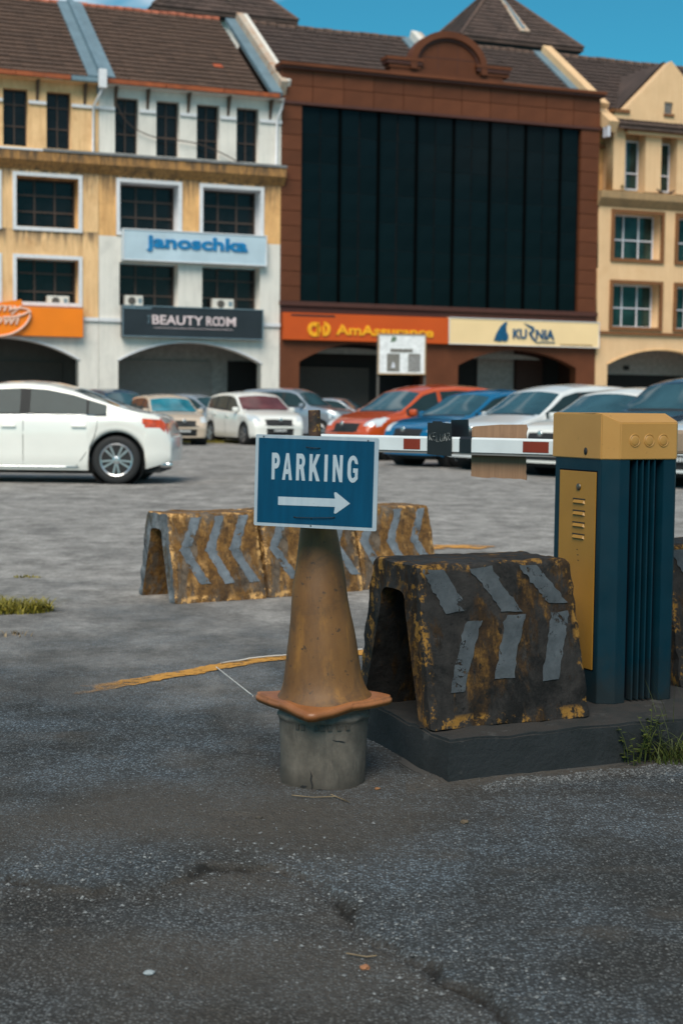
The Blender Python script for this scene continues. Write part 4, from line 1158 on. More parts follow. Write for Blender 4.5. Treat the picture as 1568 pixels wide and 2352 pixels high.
def tile_mesh(w_=0.46, d_=0.42):
    """two-wave interlocking tile lying in the XY plane (x across, y up the slope)"""
    V = []; n = 8
    for yy, zz in ((0, .035), (0, 0.075), (d_, 0.03)):
        for i in range(n + 1):
            x = w_ * i / n; V.append((x, yy, zz + (.022 * abs(math.sin(2 * math.pi * i / n)) if zz > 0.03 else -.0)))
    Fc = []
    for r_ in range(2):
        for i in range(n): a = r_ * (n + 1) + i; Fc.append((a, a + 1, a + n + 2, a + n + 1))
    return recalc(pyd(V, Fc))
SLA = math.atan2(RI_Z - EA_Z, RI_Y - EA_Y); SLL = math.hypot(RI_Z - EA_Z, RI_Y - EA_Y)
def roof(b, ua, ub, mat, red=None, cols=16, rows=18, sa=0.0, ridge='ridge', clip=None):
    # base slab
    V = []
    dz = -.0
    ya, za = EA_Y + sa * math.cos(SLA), EA_Z + sa * math.sin(SLA)
    pts = [(ya, za), (RI_Y, RI_Z), (2 * RI_Y - EA_Y, EA_Z), (2 * RI_Y - EA_Y, EA_Z - .12), (RI_Y, RI_Z - .14), (ya, za - .12)]
    n = len(pts); V = [(u, y, z) for u in (ua, ub) for y, z in pts]
    Fc = [(i, (i + 1) % n, n + (i + 1) % n, n + i) for i in range(n)] + [(0, 1, 4, 5), (1, 2, 3, 4), (6, 7, 10, 11), (7, 8, 9, 10)]
    r = b.add('roof', recalc(pyd(V, Fc)), M[mat])
    tw = (ub - ua) / cols; td = SLL / rows
    tm = tile_mesh(tw * .97, td * 1.02); tm.materials.append(M[mat]); tr = tm.copy(); tr.materials.clear(); tr.materials.append(M['tile_red'])
    for j in range(rows):
        for i in range(cols):
            u = ua + tw * (i + .015); s = td * j
            if s < sa: continue
            o = link('roof_tile', tr if red and (i, j) in red else tm, None, r)
            o.location = (u - b.u0 + random.uniform(-.006, .006), EA_Y + s * math.cos(SLA), EA_Z + s * math.sin(SLA) + random.uniform(0, .012))
            o.rotation_euler = (SLA + random.uniform(-.006, .006), 0, 0)
    rm = tube_me([(0, 0, 0), (tw * .98, 0, 0)], .11, 8); rm.materials.append(M[ridge])
    for i in range(cols):
        o = link('ridge_tile', rm, None, r); o.location = (ua + tw * i - b.u0, RI_Y, RI_Z + .05 + random.uniform(-.015, .015)); o.rotation_euler = (0, random.uniform(-.03, .03), 0)
    return r
def slope_bar(b, name, u0, u1, h0, h1, mat, s0=-.05, s1=None, parent=None):
    """bar running up the roof slope between two heights above it"""
    s1 = SLL + .1 if s1 is None else s1
    def P(u, s, h): return (u, EA_Y + s * math.cos(SLA) - h * math.sin(SLA), EA_Z + s * math.sin(SLA) + h * math.cos(SLA))
    V = [P(u0, s0, h0), P(u1, s0, h0), P(u1, s1, h0), P(u0, s1, h0), P(u0, s0, h1), P(u1, s0, h1), P(u1, s1, h1), P(u0, s1, h1)]
    return b.add(name, recalc(pyd(V, [(0, 3, 2, 1), (4, 5, 6, 7), (0, 1, 5, 4), (1, 2, 6, 5), (2, 3, 7, 6), (3, 0, 4, 7)])), mat, parent)
def gutter(b, ua, ub, mat='gutter', parts=3):
    L_ = (ub - ua) / parts
    for i in range(parts):
        b.box('gutter', ua + i * L_ + .01, ua + (i + 1) * L_ - .01, EA_Y - .16, EA_Y - .01, EA_Z - .14, EA_Z + .02, mat)
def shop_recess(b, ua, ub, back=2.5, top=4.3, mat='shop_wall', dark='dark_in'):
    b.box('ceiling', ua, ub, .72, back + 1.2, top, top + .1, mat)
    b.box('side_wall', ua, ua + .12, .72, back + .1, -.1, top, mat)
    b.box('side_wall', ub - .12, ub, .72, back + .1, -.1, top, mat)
def shutter(b, u0, u1, z1, y, mat):
    n = int(z1 / .1); V = []; Fc = []
    for i in range(n + 1):
        z = z1 * i / n; V += [(u0, y, z), (u1, y, z), (u0, y - .03, z + z1 / n * .5), (u1, y - .03, z + z1 / n * .5)]
    for i in range(2 * n + 1): Fc.append((2 * i, 2 * i + 1, 2 * i + 3, 2 * i + 2))
    b.add('roller_shutter', recalc(pyd(V, Fc)), mat)
def pave(): pass

# ---- white and yellow shophouse (middle left) and yellow one (far left)
def shophouse(u0, label, seed, second=True):
    b = Bld('shophouse', label, u0)
    W_ = 7.36; ua, ub = u0, u0 + W_
    white = second
    # storey walls with openings; all 0.7 thick
    top_w = [rect(ua, ub, 10.62, 13.30)]
    s0 = .62 if second else .50
    tops = [(u0 + s0 + i * 1.625, u0 + s0 + i * 1.625 + .92) for i in range(4)]
    for a, c in tops: top_w.append(rect(a, c, 10.78, 12.90))
    mt = 'white_wall' if second else 'yellow_wall'
    b.add('wall', outline_me(top_w, .45), mt)
    for a, c in tops:
        window(b, a, c, 10.78, 12.90, .30, 2, 3, bw=.045, rowz=[11.55, 12.35])
    # pilaster caps and corbels between the windows
    edges = [ua] + [q for t_ in tops for q in t_] + [ub]
    for i in range(0, len(edges), 2):
        a, c = edges[i], edges[i + 1]
        b.box('pilaster_cap', a + .02 if i else a, c - .02 if i + 2 < len(edges) else c, -.09, -.002, 12.38, 12.50, 'trim_white')
        m_ = (a + c) / 2 + (0 if 0 < i < len(edges) - 2 else (.0 if i else .32))
        br = pyd([(m_ - .05, -.002, 12.50), (m_ + .05, -.002, 12.50), (m_ - .05, -.002, 13.28), (m_ + .05, -.002, 13.28), (m_ - .05, -.36, 13.28), (m_ + .05, -.36, 13.28), (m_ - .05, -.10, 12.85), (m_ + .05, -.10, 12.85)],
                 [(0, 1, 7, 6), (6, 7, 5, 4), (2, 4, 5, 3), (0, 6, 4, 2), (1, 3, 5, 7)])
        b.add('corbel', recalc(br), 'bracket')
    b.box('soffit', ua, ub, EA_Y, .0, 13.26, 13.30, 'white_wall' if second else 'yellow_wall')
    # ledge
    lm = 'ledge_yellow'
    V = [(u, y, z) for u in (ua - (0 if second else 0), ub + (.12 if second else 0)) for y, z in ((-.02, 9.93), (-.34, 10.25), (-.36, 10.58), (-.02, 10.66))]
    Vn = 4
    b.add('ledge', recalc(pyd(V, [(i, (i + 1) % 4, 4 + (i + 1) % 4, 4 + i) for i in range(4)] + [(3, 2, 1, 0), (4, 5, 6, 7)])), lm)
    b.box('ledge_capping', ua + (0 if second else 5.2), ub + (.14 if second else 0), -.40, -.03, 10.60, 10.70, 'grey_conc') if True else None
    if not second: b.box('ledge_capping', ua, ua + 5.18, -.38, -.03, 10.60, 10.67, 'trim_white')
    # second storey
    mid = [rect(ua, ub, 7.60, 10.60)]
    if second: o2 = [(u0 + .80, u0 + 3.15), (u0 + 4.12, u0 + 6.52)]
    else: o2 = [(u0 + 1.35, u0 + 3.55), (u0 + 4.22, u0 + 6.60)]
    lo2, hi2 = 7.78, 9.70
    for a, c in o2: mid.append(rect(a, c, lo2, hi2))
    b.add('wall', outline_me(mid, .7), 'orange_wall' if second else 'yellow_wall')
    for a, c in o2:
        b.add('window_surround', outline_me([rect(a - .13, c + .13, lo2 - .13, hi2 + .13), rect(a + .01, c - .01, lo2 + .01, hi2 - .01)], .10), 'trim_white').location.y = -.06
        b.add('window_reveal', outline_me([rect(a - .001, c + .001, lo2, hi2), rect(a + .03, c - .03, lo2 + .03, hi2 - .03)], .60), 'trim_white' if second else 'orange_wall').location.y = .045
        window(b, a + .03, c - .03, lo2 + .03, hi2 - .03, .64, 3, 3, bw=.06, glassm='winglass')
    # first storey
    lo = [rect(ua, ub, 4.42, 7.60)]
    lo1, hi1 = 4.95, 6.62
    for a, c in o2: lo.append(rect(a, c, lo1, hi1))
    b.add('wall', outline_me(lo, .7), 'white_wall' if second else 'yellow_wall')
    for a, c in o2:
        if not second:
            b.add('window_surround', outline_me([rect(a - .13, c + .13, lo1 - .13, hi1 + .13), rect(a + .01, c - .01, lo1 + .01, hi1 - .01)], .10), 'trim_white').location.y = -.06
        window(b, a + .01, c - .01, lo1 + .01, hi1 - .01, .64, 3, 3, bw=.06, rowz=[lo1 + .45, lo1 + 1.15])
    # ground storey with arch
    gr = [rect(ua, ub, -.2, 4.42), archp(ua + .76, ub - .77, 2.80, 3.57)]
    b.add('wall', outline_me([rect(ua, ub, 4.30, 4.44)], .13), 'trim_white').location.y = -.09
    b.add('wall', outline_me([[(ua, -.2), (ua + .76, -.2)] + archp(ua + .76, ub - .77, 2.80, 3.57)[2:][::-1] + [(ub - .77, -.2), (ub, -.2), (ub, 4.42), (ua, 4.42)]], .5), 'white_wall')
    # thin raised arch moulding
    ap = archp(ua + .76, ub - .77, 2.80, 3.57)[2:]; ap2 = archp(ua + .70, ub - .71, 2.83, 3.67)[2:]
    b.add('arch_moulding', outline_me([ap + ap2[::-1]], .06), 'trim_white').location.y = -.045
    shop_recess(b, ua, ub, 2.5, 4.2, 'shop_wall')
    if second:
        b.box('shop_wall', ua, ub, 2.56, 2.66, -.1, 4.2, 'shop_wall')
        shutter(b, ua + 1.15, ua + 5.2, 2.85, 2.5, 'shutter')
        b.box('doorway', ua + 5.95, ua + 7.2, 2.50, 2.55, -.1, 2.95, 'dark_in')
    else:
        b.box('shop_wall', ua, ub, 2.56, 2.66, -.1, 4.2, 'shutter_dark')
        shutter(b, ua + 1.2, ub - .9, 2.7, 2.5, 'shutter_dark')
    # downpipes
    return b
B2 = shophouse(-7.42, 'white shophouse with stained yellow middle storey and brown tiled roof left of the brown office', 1)
B1 = shophouse(-14.80, 'yellow shophouse with brown tiled roof cut off by the left edge', 2, False)
roof(B2, -7.05, -.92, 'tile', red={(12, 5)})
roof(B1, -14.4, -7.85, 'tile')
gutter(B2, -7.25, -.30); gutter(B1, -14.8, -8.6); B1.box('gutter', -8.58, -7.42, EA_Y - .17, EA_Y - .01, EA_Z - .15, EA_Z + .02, 'flash')
# party walls with metal flashing
def party(b, uc, wmat, left=True, right=True, fl='flash', w_=.20, hgt=.32, sa=-.05):
    p = slope_bar(b, 'party_wall', uc - w_ / 2, uc + w_ / 2, -.6, hgt, wmat, sa)
    if left: slope_bar(b, 'flashing', uc - w_ / 2 - .42, uc - w_ / 2 - .003, -.05, .13, fl, sa)
    if right: slope_bar(b, 'flashing', uc + w_ / 2 + .003, uc + w_ / 2 + .42, -.05, .15, fl, sa)
    return p
party(B2, -7.42, 'flash', True, True)
B2.box('rainwater_head', -7.58, -7.28, EA_Y - .40, EA_Y - .17, 13.05, 13.75, 'trim_white', bev=.03)
B2.add('downpipe', tube_me([(-7.43, EA_Y - .28, 13.1), (-7.5, EA_Y - .2, 12.85), (-7.66, -.09, 12.45), (-7.66, -.09, 10.7)], .055, 8), 'trim_white')
B2.add('downpipe', tube_me([(-.14, EA_Y - .1, 13.3), (-.17, -.35, 12.9), (-.28, -.14, 12.55), (-.30, -.10, 10.7)], .05, 8), 'trim_white')
party(B2, -.03, 'rust_wall', False, False, w_=.28, hgt=.42, sa=.4)
slope_bar(B2, 'flashing', -.62, -.175, -.05, .13, 'flash')
slope_bar(B2, 'party_wall_coping', .12, .30, -.5, .40, 'white_wall', .6)
# cable sagging over the upper windows
cb = [fpos(u, -.16, z) for u, z in ((-6.75, 12.6), (-6.5, 12.1), (-6.0, 11.7), (-5.2, 11.45), (-4.2, 11.40), (-3.5, 11.32), (-2.6, 11.05), (-1.8, 10.72), (-1.1, 10.68))]
o = link('cable', tube_me([tuple(p) for p in curve_pts(cb, 5)], .022, 6), 'winbar'); tag(o, 'dark cable sagging across the top windows of the white shophouse', 'cable')
# air conditioners on the sills
def aircon(u, z, w_, label):
    t = thing('air_conditioner', label, 'air conditioner', fpos(u, .22, z), FA, 'air conditioners on the window sills')
    link('casing', box_me(0, w_, 0, .32, 0, .40, .02), 'ac', t)
    link('fan_grille', lathe_me([(.15, 0), (.15, -.02), (.12, -.03), (.02, -.03), (.001, -.02)], 24, 'Y', cap=False), 'shutter_dark', t).location = (w_ * .38, -.002, .2)
    link('label_panel', box_me(w_ * .75, w_ * .93, -.006, 0, .1, .3), 'flash', t)
aircon(-9.37, 4.84, .84, 'white air conditioner on the sill above the orange sign'); aircon(-6.35, 4.96, .72, 'beige air conditioner on the left sill above the BEAUTY ROOM sign'); aircon(-2.80, 4.96, .88, 'white air conditioner on the right sill above the BEAUTY ROOM sign')

# ---- signboards
def signboard(label, u0, u1, z0, z1, y, th, mat, rim=None, rimw=.05):
    t = thing('signboard', label, 'signboard', fpos(u0, y, z0), FA)
    link('board', box_me(0, u1 - u0, 0, th, 0, z1 - z0, .01), mat, t)
    if rim: 
        W_, H_ = u1 - u0, z1 - z0
        me = outline_me([rect(0, W_, 0, H_), rect(rimw, W_ - rimw, rimw, H_ - rimw)], .03); me.transform(Matrix.Translation((0, -.031, 0))); link('rim', me, rim, t)
    return t
M['sg_jano'] = plain('pale_blue_sign_panel', lin((182, 200, 212)), .4, 0, .08, .8)
M['jano_blue'] = plain('blue_sign_lettering', lin((0, 118, 176)), .5)
t = signboard('pale blue signboard lettered janoschka on the white shophouse', -6.56, -.73, 6.68, 7.89, -.32, .3, 'sg_jano', 'trim_white', .04)
link('lettering', fit(text_me('janoschka', 1, .034, .05), .92, 5.02, .36, 1.02, -.003), 'jano_blue', t)
M['sg_black'] = plain('charcoal_sign_panel', lin((38, 42, 48)), .4, 0, .15, .8)
M['pinkish'] = plain('pale_pink_lettering', lin((226, 206, 208)), .5)
t = signboard('charcoal BEAUTY ROOM signboard over the arch of the white shophouse', -6.58, -.86, 3.74, 4.95, -.34, .3, 'sg_black', 'flash', .035)
link('lettering', fit(text_me('BEAUTY', 1, .012, .04), 1.18, 3.22, .50, .86, -.003), 'pinkish', t)
for s, a, c in (('R', 3.36, 3.60), ('O', 3.61, 3.90), ('O', 3.83, 4.12), ('M', 4.18, 4.56)):
    link('lettering', fit(text_me(s, 1, .010, .04), a, c, .50, .86, -.003 - .002 * (s == 'O')), 'pinkish', t)
th = text_me('THE', 1, 0, .03); th.transform(Matrix.Rotation(math.pi / 2, 4, 'Y').inverted()); link('lettering', fit(th, 1.00, 1.10, .50, .86, -.003), 'flash', t)
link('underline', box_me(1.25, 4.45, -.03, -.002, .36, .375), 'pinkish', t)
link('header_strip', box_me(.06, 1.15, -.02, -.002, 1.08, 1.15), 'flash', t)
M['sg_orange'] = plain('bright_orange_sign_panel', lin((238, 126, 6)), .4, 0, .05, .6)
M['bowl_line'] = plain('pink_white_sign_tube', lin((236, 190, 168)), .5)
t = signboard('bright orange signboard with a bowl emblem, cut off by the left edge', -13.9, -8.10, 3.66, 4.74, -.34, .3, 'sg_orange')
SX = 13.9
bw_ = outline_me([[(SX - 13.0, .9), (SX - 10.45, 1.35), (SX - 10.40, .98), (SX - 10.1, .92), (SX - 10.15, .5), (SX - 10.5, .08), (SX - 11.2, -.1), (SX - 12.2, -.05), (SX - 12.9, .3)]], .08); bw_.transform(Matrix.Translation((0, -.085, 0)))
link('emblem_plate', bw_, 'sg_orange', t)
def tubeX(pts, r): return tube_me([tuple(p) for p in curve_pts([Vector((a - 13.9 + SX, -.12, z)) for a, z in pts], 6)], r, 6)
def ux(v): return SX + v
link('bowl_outline', tubeX([(2.95 + .0, .95), (3.45, 1.02), (3.75, .92), (3.72, .62), (3.45, .28), (3.0, .03), (2.4, -.06), (1.6, -.0), (1.0, .3)], .045), 'bowl_line', t)
link('bowl_outline', tubeX([(3.72, .9), (3.45, .76), (3.1, .68), (2.75, .66)], .045), 'bowl_line', t)
me_ = fit(text_me('Yummy', 1, .02, .05, shear=.25), SX - 12.6, SX - 10.42, .78, 1.22, -.088)
link('lettering', me_, 'bowl_line', t)
link('lettering', fit(text_me('Bowl', 1, .02, .05, shear=.25), SX - 11.9, SX - 10.5, .40, .82, -.092), 'bowl_line', t)

M['sg_am'] = plain('deep_orange_sign_panel', lin((196, 78, 8)), .4, 0, .06, .5)
M['am_yellow'] = plain('yellow_sign_lettering', lin((250, 168, 20)), .5)
t = signboard('deep orange AmAssurance signboard on the brown office building', .03, 7.32, 3.80, 4.89, -.25, .24, 'sg_am')
link('lettering', fit(text_me('AmAssurance', 1, .03, .04), 2.24, 6.60, .24, .66, -.003), 'am_yellow', t)
# ring emblem: two interlocked loops
def ring(cx, cz, ro, ri, a0=0, a1=360, n=28):
    o_ = arc(cx, cz, ro, ro * 1.05, a0, a1, n); i_ = arc(cx, cz, ri, ri * 1.05, a0, a1, n)
    return [o_[:-1], i_[:-1]] if a1 - a0 >= 360 else [o_ + i_[::-1]]
for (cx, parts) in ((1.30, [ring(1.30, .44, .285, .125)]), (1.72, [ring(1.72, .46, .285, .135, -90, 90)]), (0, [[rect(1.40, 1.52, .16, .72)]]), (0, [[rect(1.66, 1.76, .18, .60)]])):
    for pl in parts:
        me_ = outline_me(pl, .04); me_.transform(Matrix.Translation((0, -.045, 0))); link('emblem', me_, 'am_yellow', t)
link('header_strip', box_me(.32, 2.2, -.02, -.002, .96, 1.03), 'clad_trim', t)
M['sg_ku'] = plain('cream_sign_panel', lin((240, 208, 158)), .4, 0, .04, .5)
M['ku_blue'] = plain('petrol_sign_lettering', lin((0, 78, 116)), .5)
t = signboard('cream KURNIA signboard on the right half of the brown office building', 7.34, 14.56, 3.80, 4.92, -.26, .25, 'sg_ku', 'trim_white', .03)
link('lettering', fit(text_me('KU', 1, .03, .04), 3.00, 3.66, .30, .72, -.003), 'ku_blue', t)
link('lettering', fit(text_me('NIA', 1, .03, .04), 4.10, 5.00, .30, .72, -.003), 'ku_blue', t)
me_ = outline_me([[(3.52, .98), (3.75, .90), (3.98, .82), (4.04, .70), (3.98, .60), (3.86, .55), (3.98, .40), (4.14, .20), (4.30, .14), (4.12, .16), (3.92, .30), (3.76, .52), (3.78, .60), (3.90, .66), (3.88, .76), (3.74, .82)]], .04)
me_.transform(Matrix.Translation((0, -.045, 0))); link('lettering', me_, 'ku_blue', t)
me_ = outline_me([[(2.10, .20), (2.22, .50), (2.40, .80), (2.60, .98), (2.72, 1.0), (2.66, .80), (2.68, .60), (2.78, .42), (2.76, .25), (2.62, .16), (2.50, .22), (2.36, .16), (2.24, .20)]], .04)
me_.transform(Matrix.Translation((0, -.045, 0))); link('emblem', me_, 'ku_blue', t)
link('lettering', fit(text_me('INSURANS', 1, .0, .03), 4.28, 5.02, .14, .22, -.003), 'ku_blue', t)
link('footer_strip', box_me(5.3, 6.9, -.02, -.002, .08, .13), 'ledge_cream', t)

# ---- brown office building
B3 = Bld('office_building', 'brown stone clad office building with dark glass curtain wall and round pediment', 0.0)
b = B3; ua, ub = -.06, 14.52
b.box('wall', ua, ub, .25, .60, 4.95, 14.6, 'clad_dark')
b.box('wall', ua, ub, .0, .5, 4.92, 5.18, 'clad_trim'); b.box('band', ua - .03, ub + .03, -.12, .5, 5.181, 5.36, 'clad_trim')
b.box('cornice', ua - .06, ub + .12, -.20, .6, 14.60, 14.70, 'clad_trim'); b.box('cornice', ua - .10, ub + .16, -.28, .6, 14.701, 14.83, 'clad')
b.box('lower_cornice', ua - .02, ub + .04, -.07, .25, 13.22, 13.33, 'clad_trim')
# fascia panels, two rows
pn = {}
def panel(u0, u1, z0, z1, y=.0, g=.012, parent=None):
    key = (round(u1 - u0, 2), round(z1 - z0, 2))
    if key not in pn: pn[key] = box_me(g, u1 - u0 - g, 0, .24, g, z1 - z0 - g); pn[key].materials.append(M['clad'])
    o = link('cladding_panel', pn[key], None, parent or b.t); o.location = (u0 - b.u0, y + random.uniform(-.004, .004), z0); return o
ncol = 11; cw = (ub - ua) / ncol
for i in range(ncol):
    for z0, z1 in ((13.335, 13.97), (13.97, 14.598)): panel(ua + i * cw, ua + (i + 1) * cw, z0, z1)
zp = [5.365 + (13.215 - 5.365) * i / 13 for i in range(14)]
for z0, z1 in zip(zp[:-1], zp[1:]): panel(ua, .82, z0, z1); panel(13.60, ub, z0, z1)
# glass
um = [.83, 2.52, 4.22, 5.93, 7.62, 9.31, 11.0, 12.69, 13.59]
zr = [5.365 + (13.215 - 5.365) * i / 7 for i in range(8)]
pm_ = {}
for i in range(8):
    for j in range(7):
        for h_ in range(2 if um[i + 1] - um[i] > 1.2 else 1):
            nn_ = 2 if um[i + 1] - um[i] > 1.2 else 1
            a = um[i] + (um[i + 1] - um[i]) * h_ / nn_; c = um[i] + (um[i + 1] - um[i]) * (h_ + 1) / nn_
            key = round(c - a, 2)
            if key not in pm_: pm_[key] = box_me(.015, c - a - .015, 0, .03, .015, zr[1] - zr[0] - .015); pm_[key].materials.append(M['curtain'])
            o = link('pane', pm_[key], None, b.t); o.location = (a, .17, zr[j]); o.rotation_euler = (random.uniform(-.004, .004), 0, random.uniform(-.004, .004))
for u in um[1:-1]: b.box('mullion', u - .06, u + .06, .12, .165, 5.365, 13.215, 'matt')
for z in zr[1:-1]: b.box('transom', .83, 13.59, .195, .245, z - .02, z + .02, 'black')
# ground storey
g0 = [(ua, -.2), (.80, -.2)] + archp(.80, 6.40, 2.92, 3.72)[2:][::-1] + [(6.40, -.2), (7.92, -.2)] + archp(7.92, 13.58, 2.92, 3.62)[2:][::-1] + [(13.58, -.2), (ub, -.2), (ub, 4.90), (ua, 4.90)]
b.add('wall', outline_me([g0], .5), M['clad'])
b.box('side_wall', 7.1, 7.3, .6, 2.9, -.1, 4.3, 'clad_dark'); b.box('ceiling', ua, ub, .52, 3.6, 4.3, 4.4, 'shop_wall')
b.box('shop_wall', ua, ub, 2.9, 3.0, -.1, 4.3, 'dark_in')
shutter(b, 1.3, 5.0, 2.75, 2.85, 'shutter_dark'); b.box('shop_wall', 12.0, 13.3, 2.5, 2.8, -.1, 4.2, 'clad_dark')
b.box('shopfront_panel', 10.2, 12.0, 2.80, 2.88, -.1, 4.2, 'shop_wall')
b.add('light_cove', outline_me([arc(3.6, 3.25, 2.0, .35, 15, 165)], .1), 'shop_wall').location.y = 1.6
b.add('light_cove', outline_me([arc(10.75, 3.2, 2.0, .33, 15, 165)], .1), 'shop_wall').location.y = 1.6
# pediment
b.box('pediment_base', 4.62, 9.76, -.05, .45, 14.832, 15.05, 'clad')
for a, c in ((4.43, 5.95), (8.50, 10.02)):
    b.box('pediment_step', a + .12, c - .0, -.10, .45, 15.052, 15.20, 'clad'); b.box('pediment_step', a, c + .04, -.16, .45, 15.202, 15.34, 'clad_trim'); b.box('pediment_step', a - .04, c + .08, -.20, .45, 15.342, 15.47, 'clad')
def half(cx, cz, ro, rz_, n=36): return arc(cx, cz, ro, rz_, 0, 180, n)
pc, pz = 7.22, 15.05
ho = half(pc, 15.30, 1.74, 1.40); hi_ = half(pc, 15.30, 1.46, 1.13)
b.add('pediment_arch', outline_me([[(pc + 1.74, 15.052)] + ho + [(pc - 1.74, 15.052), (pc - 1.46, 15.052)] + hi_[::-1] + [(pc + 1.46, 15.052)]], .62), 'clad').location.y = -.18
h2 = half(pc, 15.30, 1.46, 1.13); h3 = half(pc, 15.30, 1.34, 1.02)
b.add('pediment_groove', outline_me([h2 + h3[::-1]], .4), 'clad_trim').location.y = -.06
b.add('pediment_face', outline_me([[(pc + 1.34, 15.052)] + h3 + [(pc - 1.34, 15.052)]], .3), 'clad').location.y = .02
for a in (-.45, .45): b.box('joint', pc + a - .012, pc + a + .012, .012, .0195, 15.06, 16.2, 'clad_trim')
b.box('joint', pc - 1.33, pc + 1.33, .012, .0195, 15.60, 15.625, 'clad_trim')
roof(B3, .32, 7.85, 'tile_dark', ridge='ridge_dark', cols=17, rows=17, sa=1.3); roof(B3, 8.55, 14.5, 'tile_dark', ridge='ridge_dark', cols=15, rows=18, sa=1.3)
party(B3, 8.2, 'white_wall', True, False, w_=.30, hgt=.45, sa=1.3); slope_bar(B3, 'party_wall_coping', 8.36, 8.56, -.4, .42, 'rust_wall', 1.3)
party(B3, 15.0, 'cream', True, False, w_=.44, hgt=.42, sa=1.3)
b.box('side_wall', ub - .2, ub, .5, 6, -.1, 14.6, 'clad_dark')

# ---- turrets: hipped roofs rising behind the ridge
def turret(label, u0, u1, ze, zt, yc, wallz, strip_=False):
    """square hipped turret, its front eave at yc"""
    t = Bld('roof_turret', label, 0.0); t.t.location = fpos((u0 + u1) / 2, yc + (u1 - u0) / 2, wallz); c_u, c_y = (u0 + u1) / 2, yc + (u1 - u0) / 2
    hw_ = (u1 - u0) / 2
    def L(u, y, z): return (u - c_u, y - c_y, z - wallz)
    wl = link('wall', box_me(-hw_ + .45, hw_ - .45, -hw_ + .45, hw_ - .45, 0, ze - wallz - .01), 'white_wall', t.t)
    cn_ = [L(u0, yc, ze), L(u1, yc, ze), L(u1, yc + 2 * hw_, ze), L(u0, yc + 2 * hw_, ze)]; ap = L(c_u, c_y, zt)
    dn = [(x, y, z - .15) for x, y, z in cn_]
    rf = link('roof', recalc(pyd(cn_ + [ap] + dn, [(0, 1, 4), (1, 2, 4), (2, 3, 4), (3, 0, 4), (0, 5, 6, 1), (1, 6, 7, 2), (2, 7, 8, 3), (3, 8, 5, 0), (8, 7, 6, 5)])), M['tile_dark'], t.t)
    # tiles on the two slopes that show
    A_ = Vector(ap); rows = 14
    for (ca, cb_, wd_) in ((Vector(cn_[0]), Vector(cn_[1]), 15), (Vector(cn_[3]), Vector(cn_[0]), 15)):
        n_ = (cb_ - ca).cross(A_ - ca).normalized()
        if n_.z < 0: n_ = -n_
        for j in range(rows):
            q0, q1 = j / rows, min(1, (j + 1.04) / rows)
            a0, b0 = ca.lerp(A_, q0), cb_.lerp(A_, q0); a1, b1 = ca.lerp(A_, q1), cb_.lerp(A_, q1)
            m_ = max(1, int(round(wd_ * (1 - q0))))
            VV = []
            for i in range(m_):
                f0, f1 = (i + .03) / m_, (i + .97) / m_
                p = [a0.lerp(b0, f0) + n_ * .075, a0.lerp(b0, f1) + n_ * .075, a1.lerp(b1, f1) + n_ * .03, a1.lerp(b1, f0) + n_ * .03, a0.lerp(b0, f0) + n_ * .02, a0.lerp(b0, f1) + n_ * .02]
                link('roof_tile', pyd(p, [(0, 1, 2, 3), (4, 5, 1, 0), (4, 0, 3), (5, 2, 1)]), M['tile_dark'], rf)
    for c_ in cn_[:2] + cn_[3:]:
        link('hip_ridge', tube_me([Vector(c_) + Vector((0, 0, .05)), Vector(ap) + Vector((0, 0, .08))], .09, 6), 'ridge_dark', rf)
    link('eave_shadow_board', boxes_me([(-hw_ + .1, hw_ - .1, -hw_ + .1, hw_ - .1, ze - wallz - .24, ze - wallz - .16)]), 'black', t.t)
    return t, rf, L
T2, rf2, L2 = turret('pyramid roofed turret with a rusty strip behind the right of the round pediment', 12.0, 18.75, 19.0, 22.4, 9.0, 16.5)
T1, rf1, L1 = turret('pyramid roofed turret behind the white shophouse roof, top cut off by the frame', -3.1, 3.75, 18.85, 22.3, 9.0, 16.5)
def onslope(u0, u1, ze, zt, yc, f, s):  # f across 0..1 at eave, s up 0..1 on the front slope
    c_u = (u0 + u1) / 2; c_y = yc + (u1 - u0) / 2; a = Vector((u0 + (u1 - u0) * f, yc, ze)); return a.lerp(Vector((c_u, c_y, zt)), s)
def slab(rf, L, pts, mat, name='flashing', up=.12):
    P = [Vector(L(p.x, p.y, p.z)) for p in pts]; n_ = (P[1] - P[0]).cross(P[2] - P[0]).normalized(); n_ = n_ if n_.z > 0 else -n_
    V = [p + n_ * .02 for p in P] + [p + n_ * up for p in P]; m_ = len(P)
    link(name, recalc(pyd(V, [tuple(range(m_))[::-1], tuple(m_ + i for i in range(m_))] + [(i, (i + 1) % m_, m_ + (i + 1) % m_, m_ + i) for i in range(m_)])), mat, rf)
a2 = (12.0, 18.75, 19.0, 22.4, 9.0)
slab(rf2, L2, [onslope(*a2, .52, .18), onslope(*a2, .62, .18), onslope(*a2, .62, .96), onslope(*a2, .40, .96)], 'rust_wall')
slab(rf2, L2, [onslope(*a2, .55, .22), onslope(*a2, .585, .22), onslope(*a2, .56, .97), onslope(*a2, .50, .97)], 'flash', up=.17)
a1 = (-3.1, 3.75, 18.85, 22.3, 9.0)
slab(rf1, L1, [onslope(*a1, .42, .22), onslope(*a1, .58, .22), onslope(*a1, .585, .62), onslope(*a1, .50, .62)], 'rust_wall')
slab(rf1, L1, [onslope(*a1, .44, .50), onslope(*a1, .49, .50), onslope(*a1, .48, .8), onslope(*a1, .44, .8)], 'flash', up=.2)

# ---- cream shophouse on the right
B4 = Bld('cream_shophouse', 'cream shophouse with a pointed gable and brown framed windows at the right edge', 14.58)
b = B4; ua, ub = 14.58, 23.4
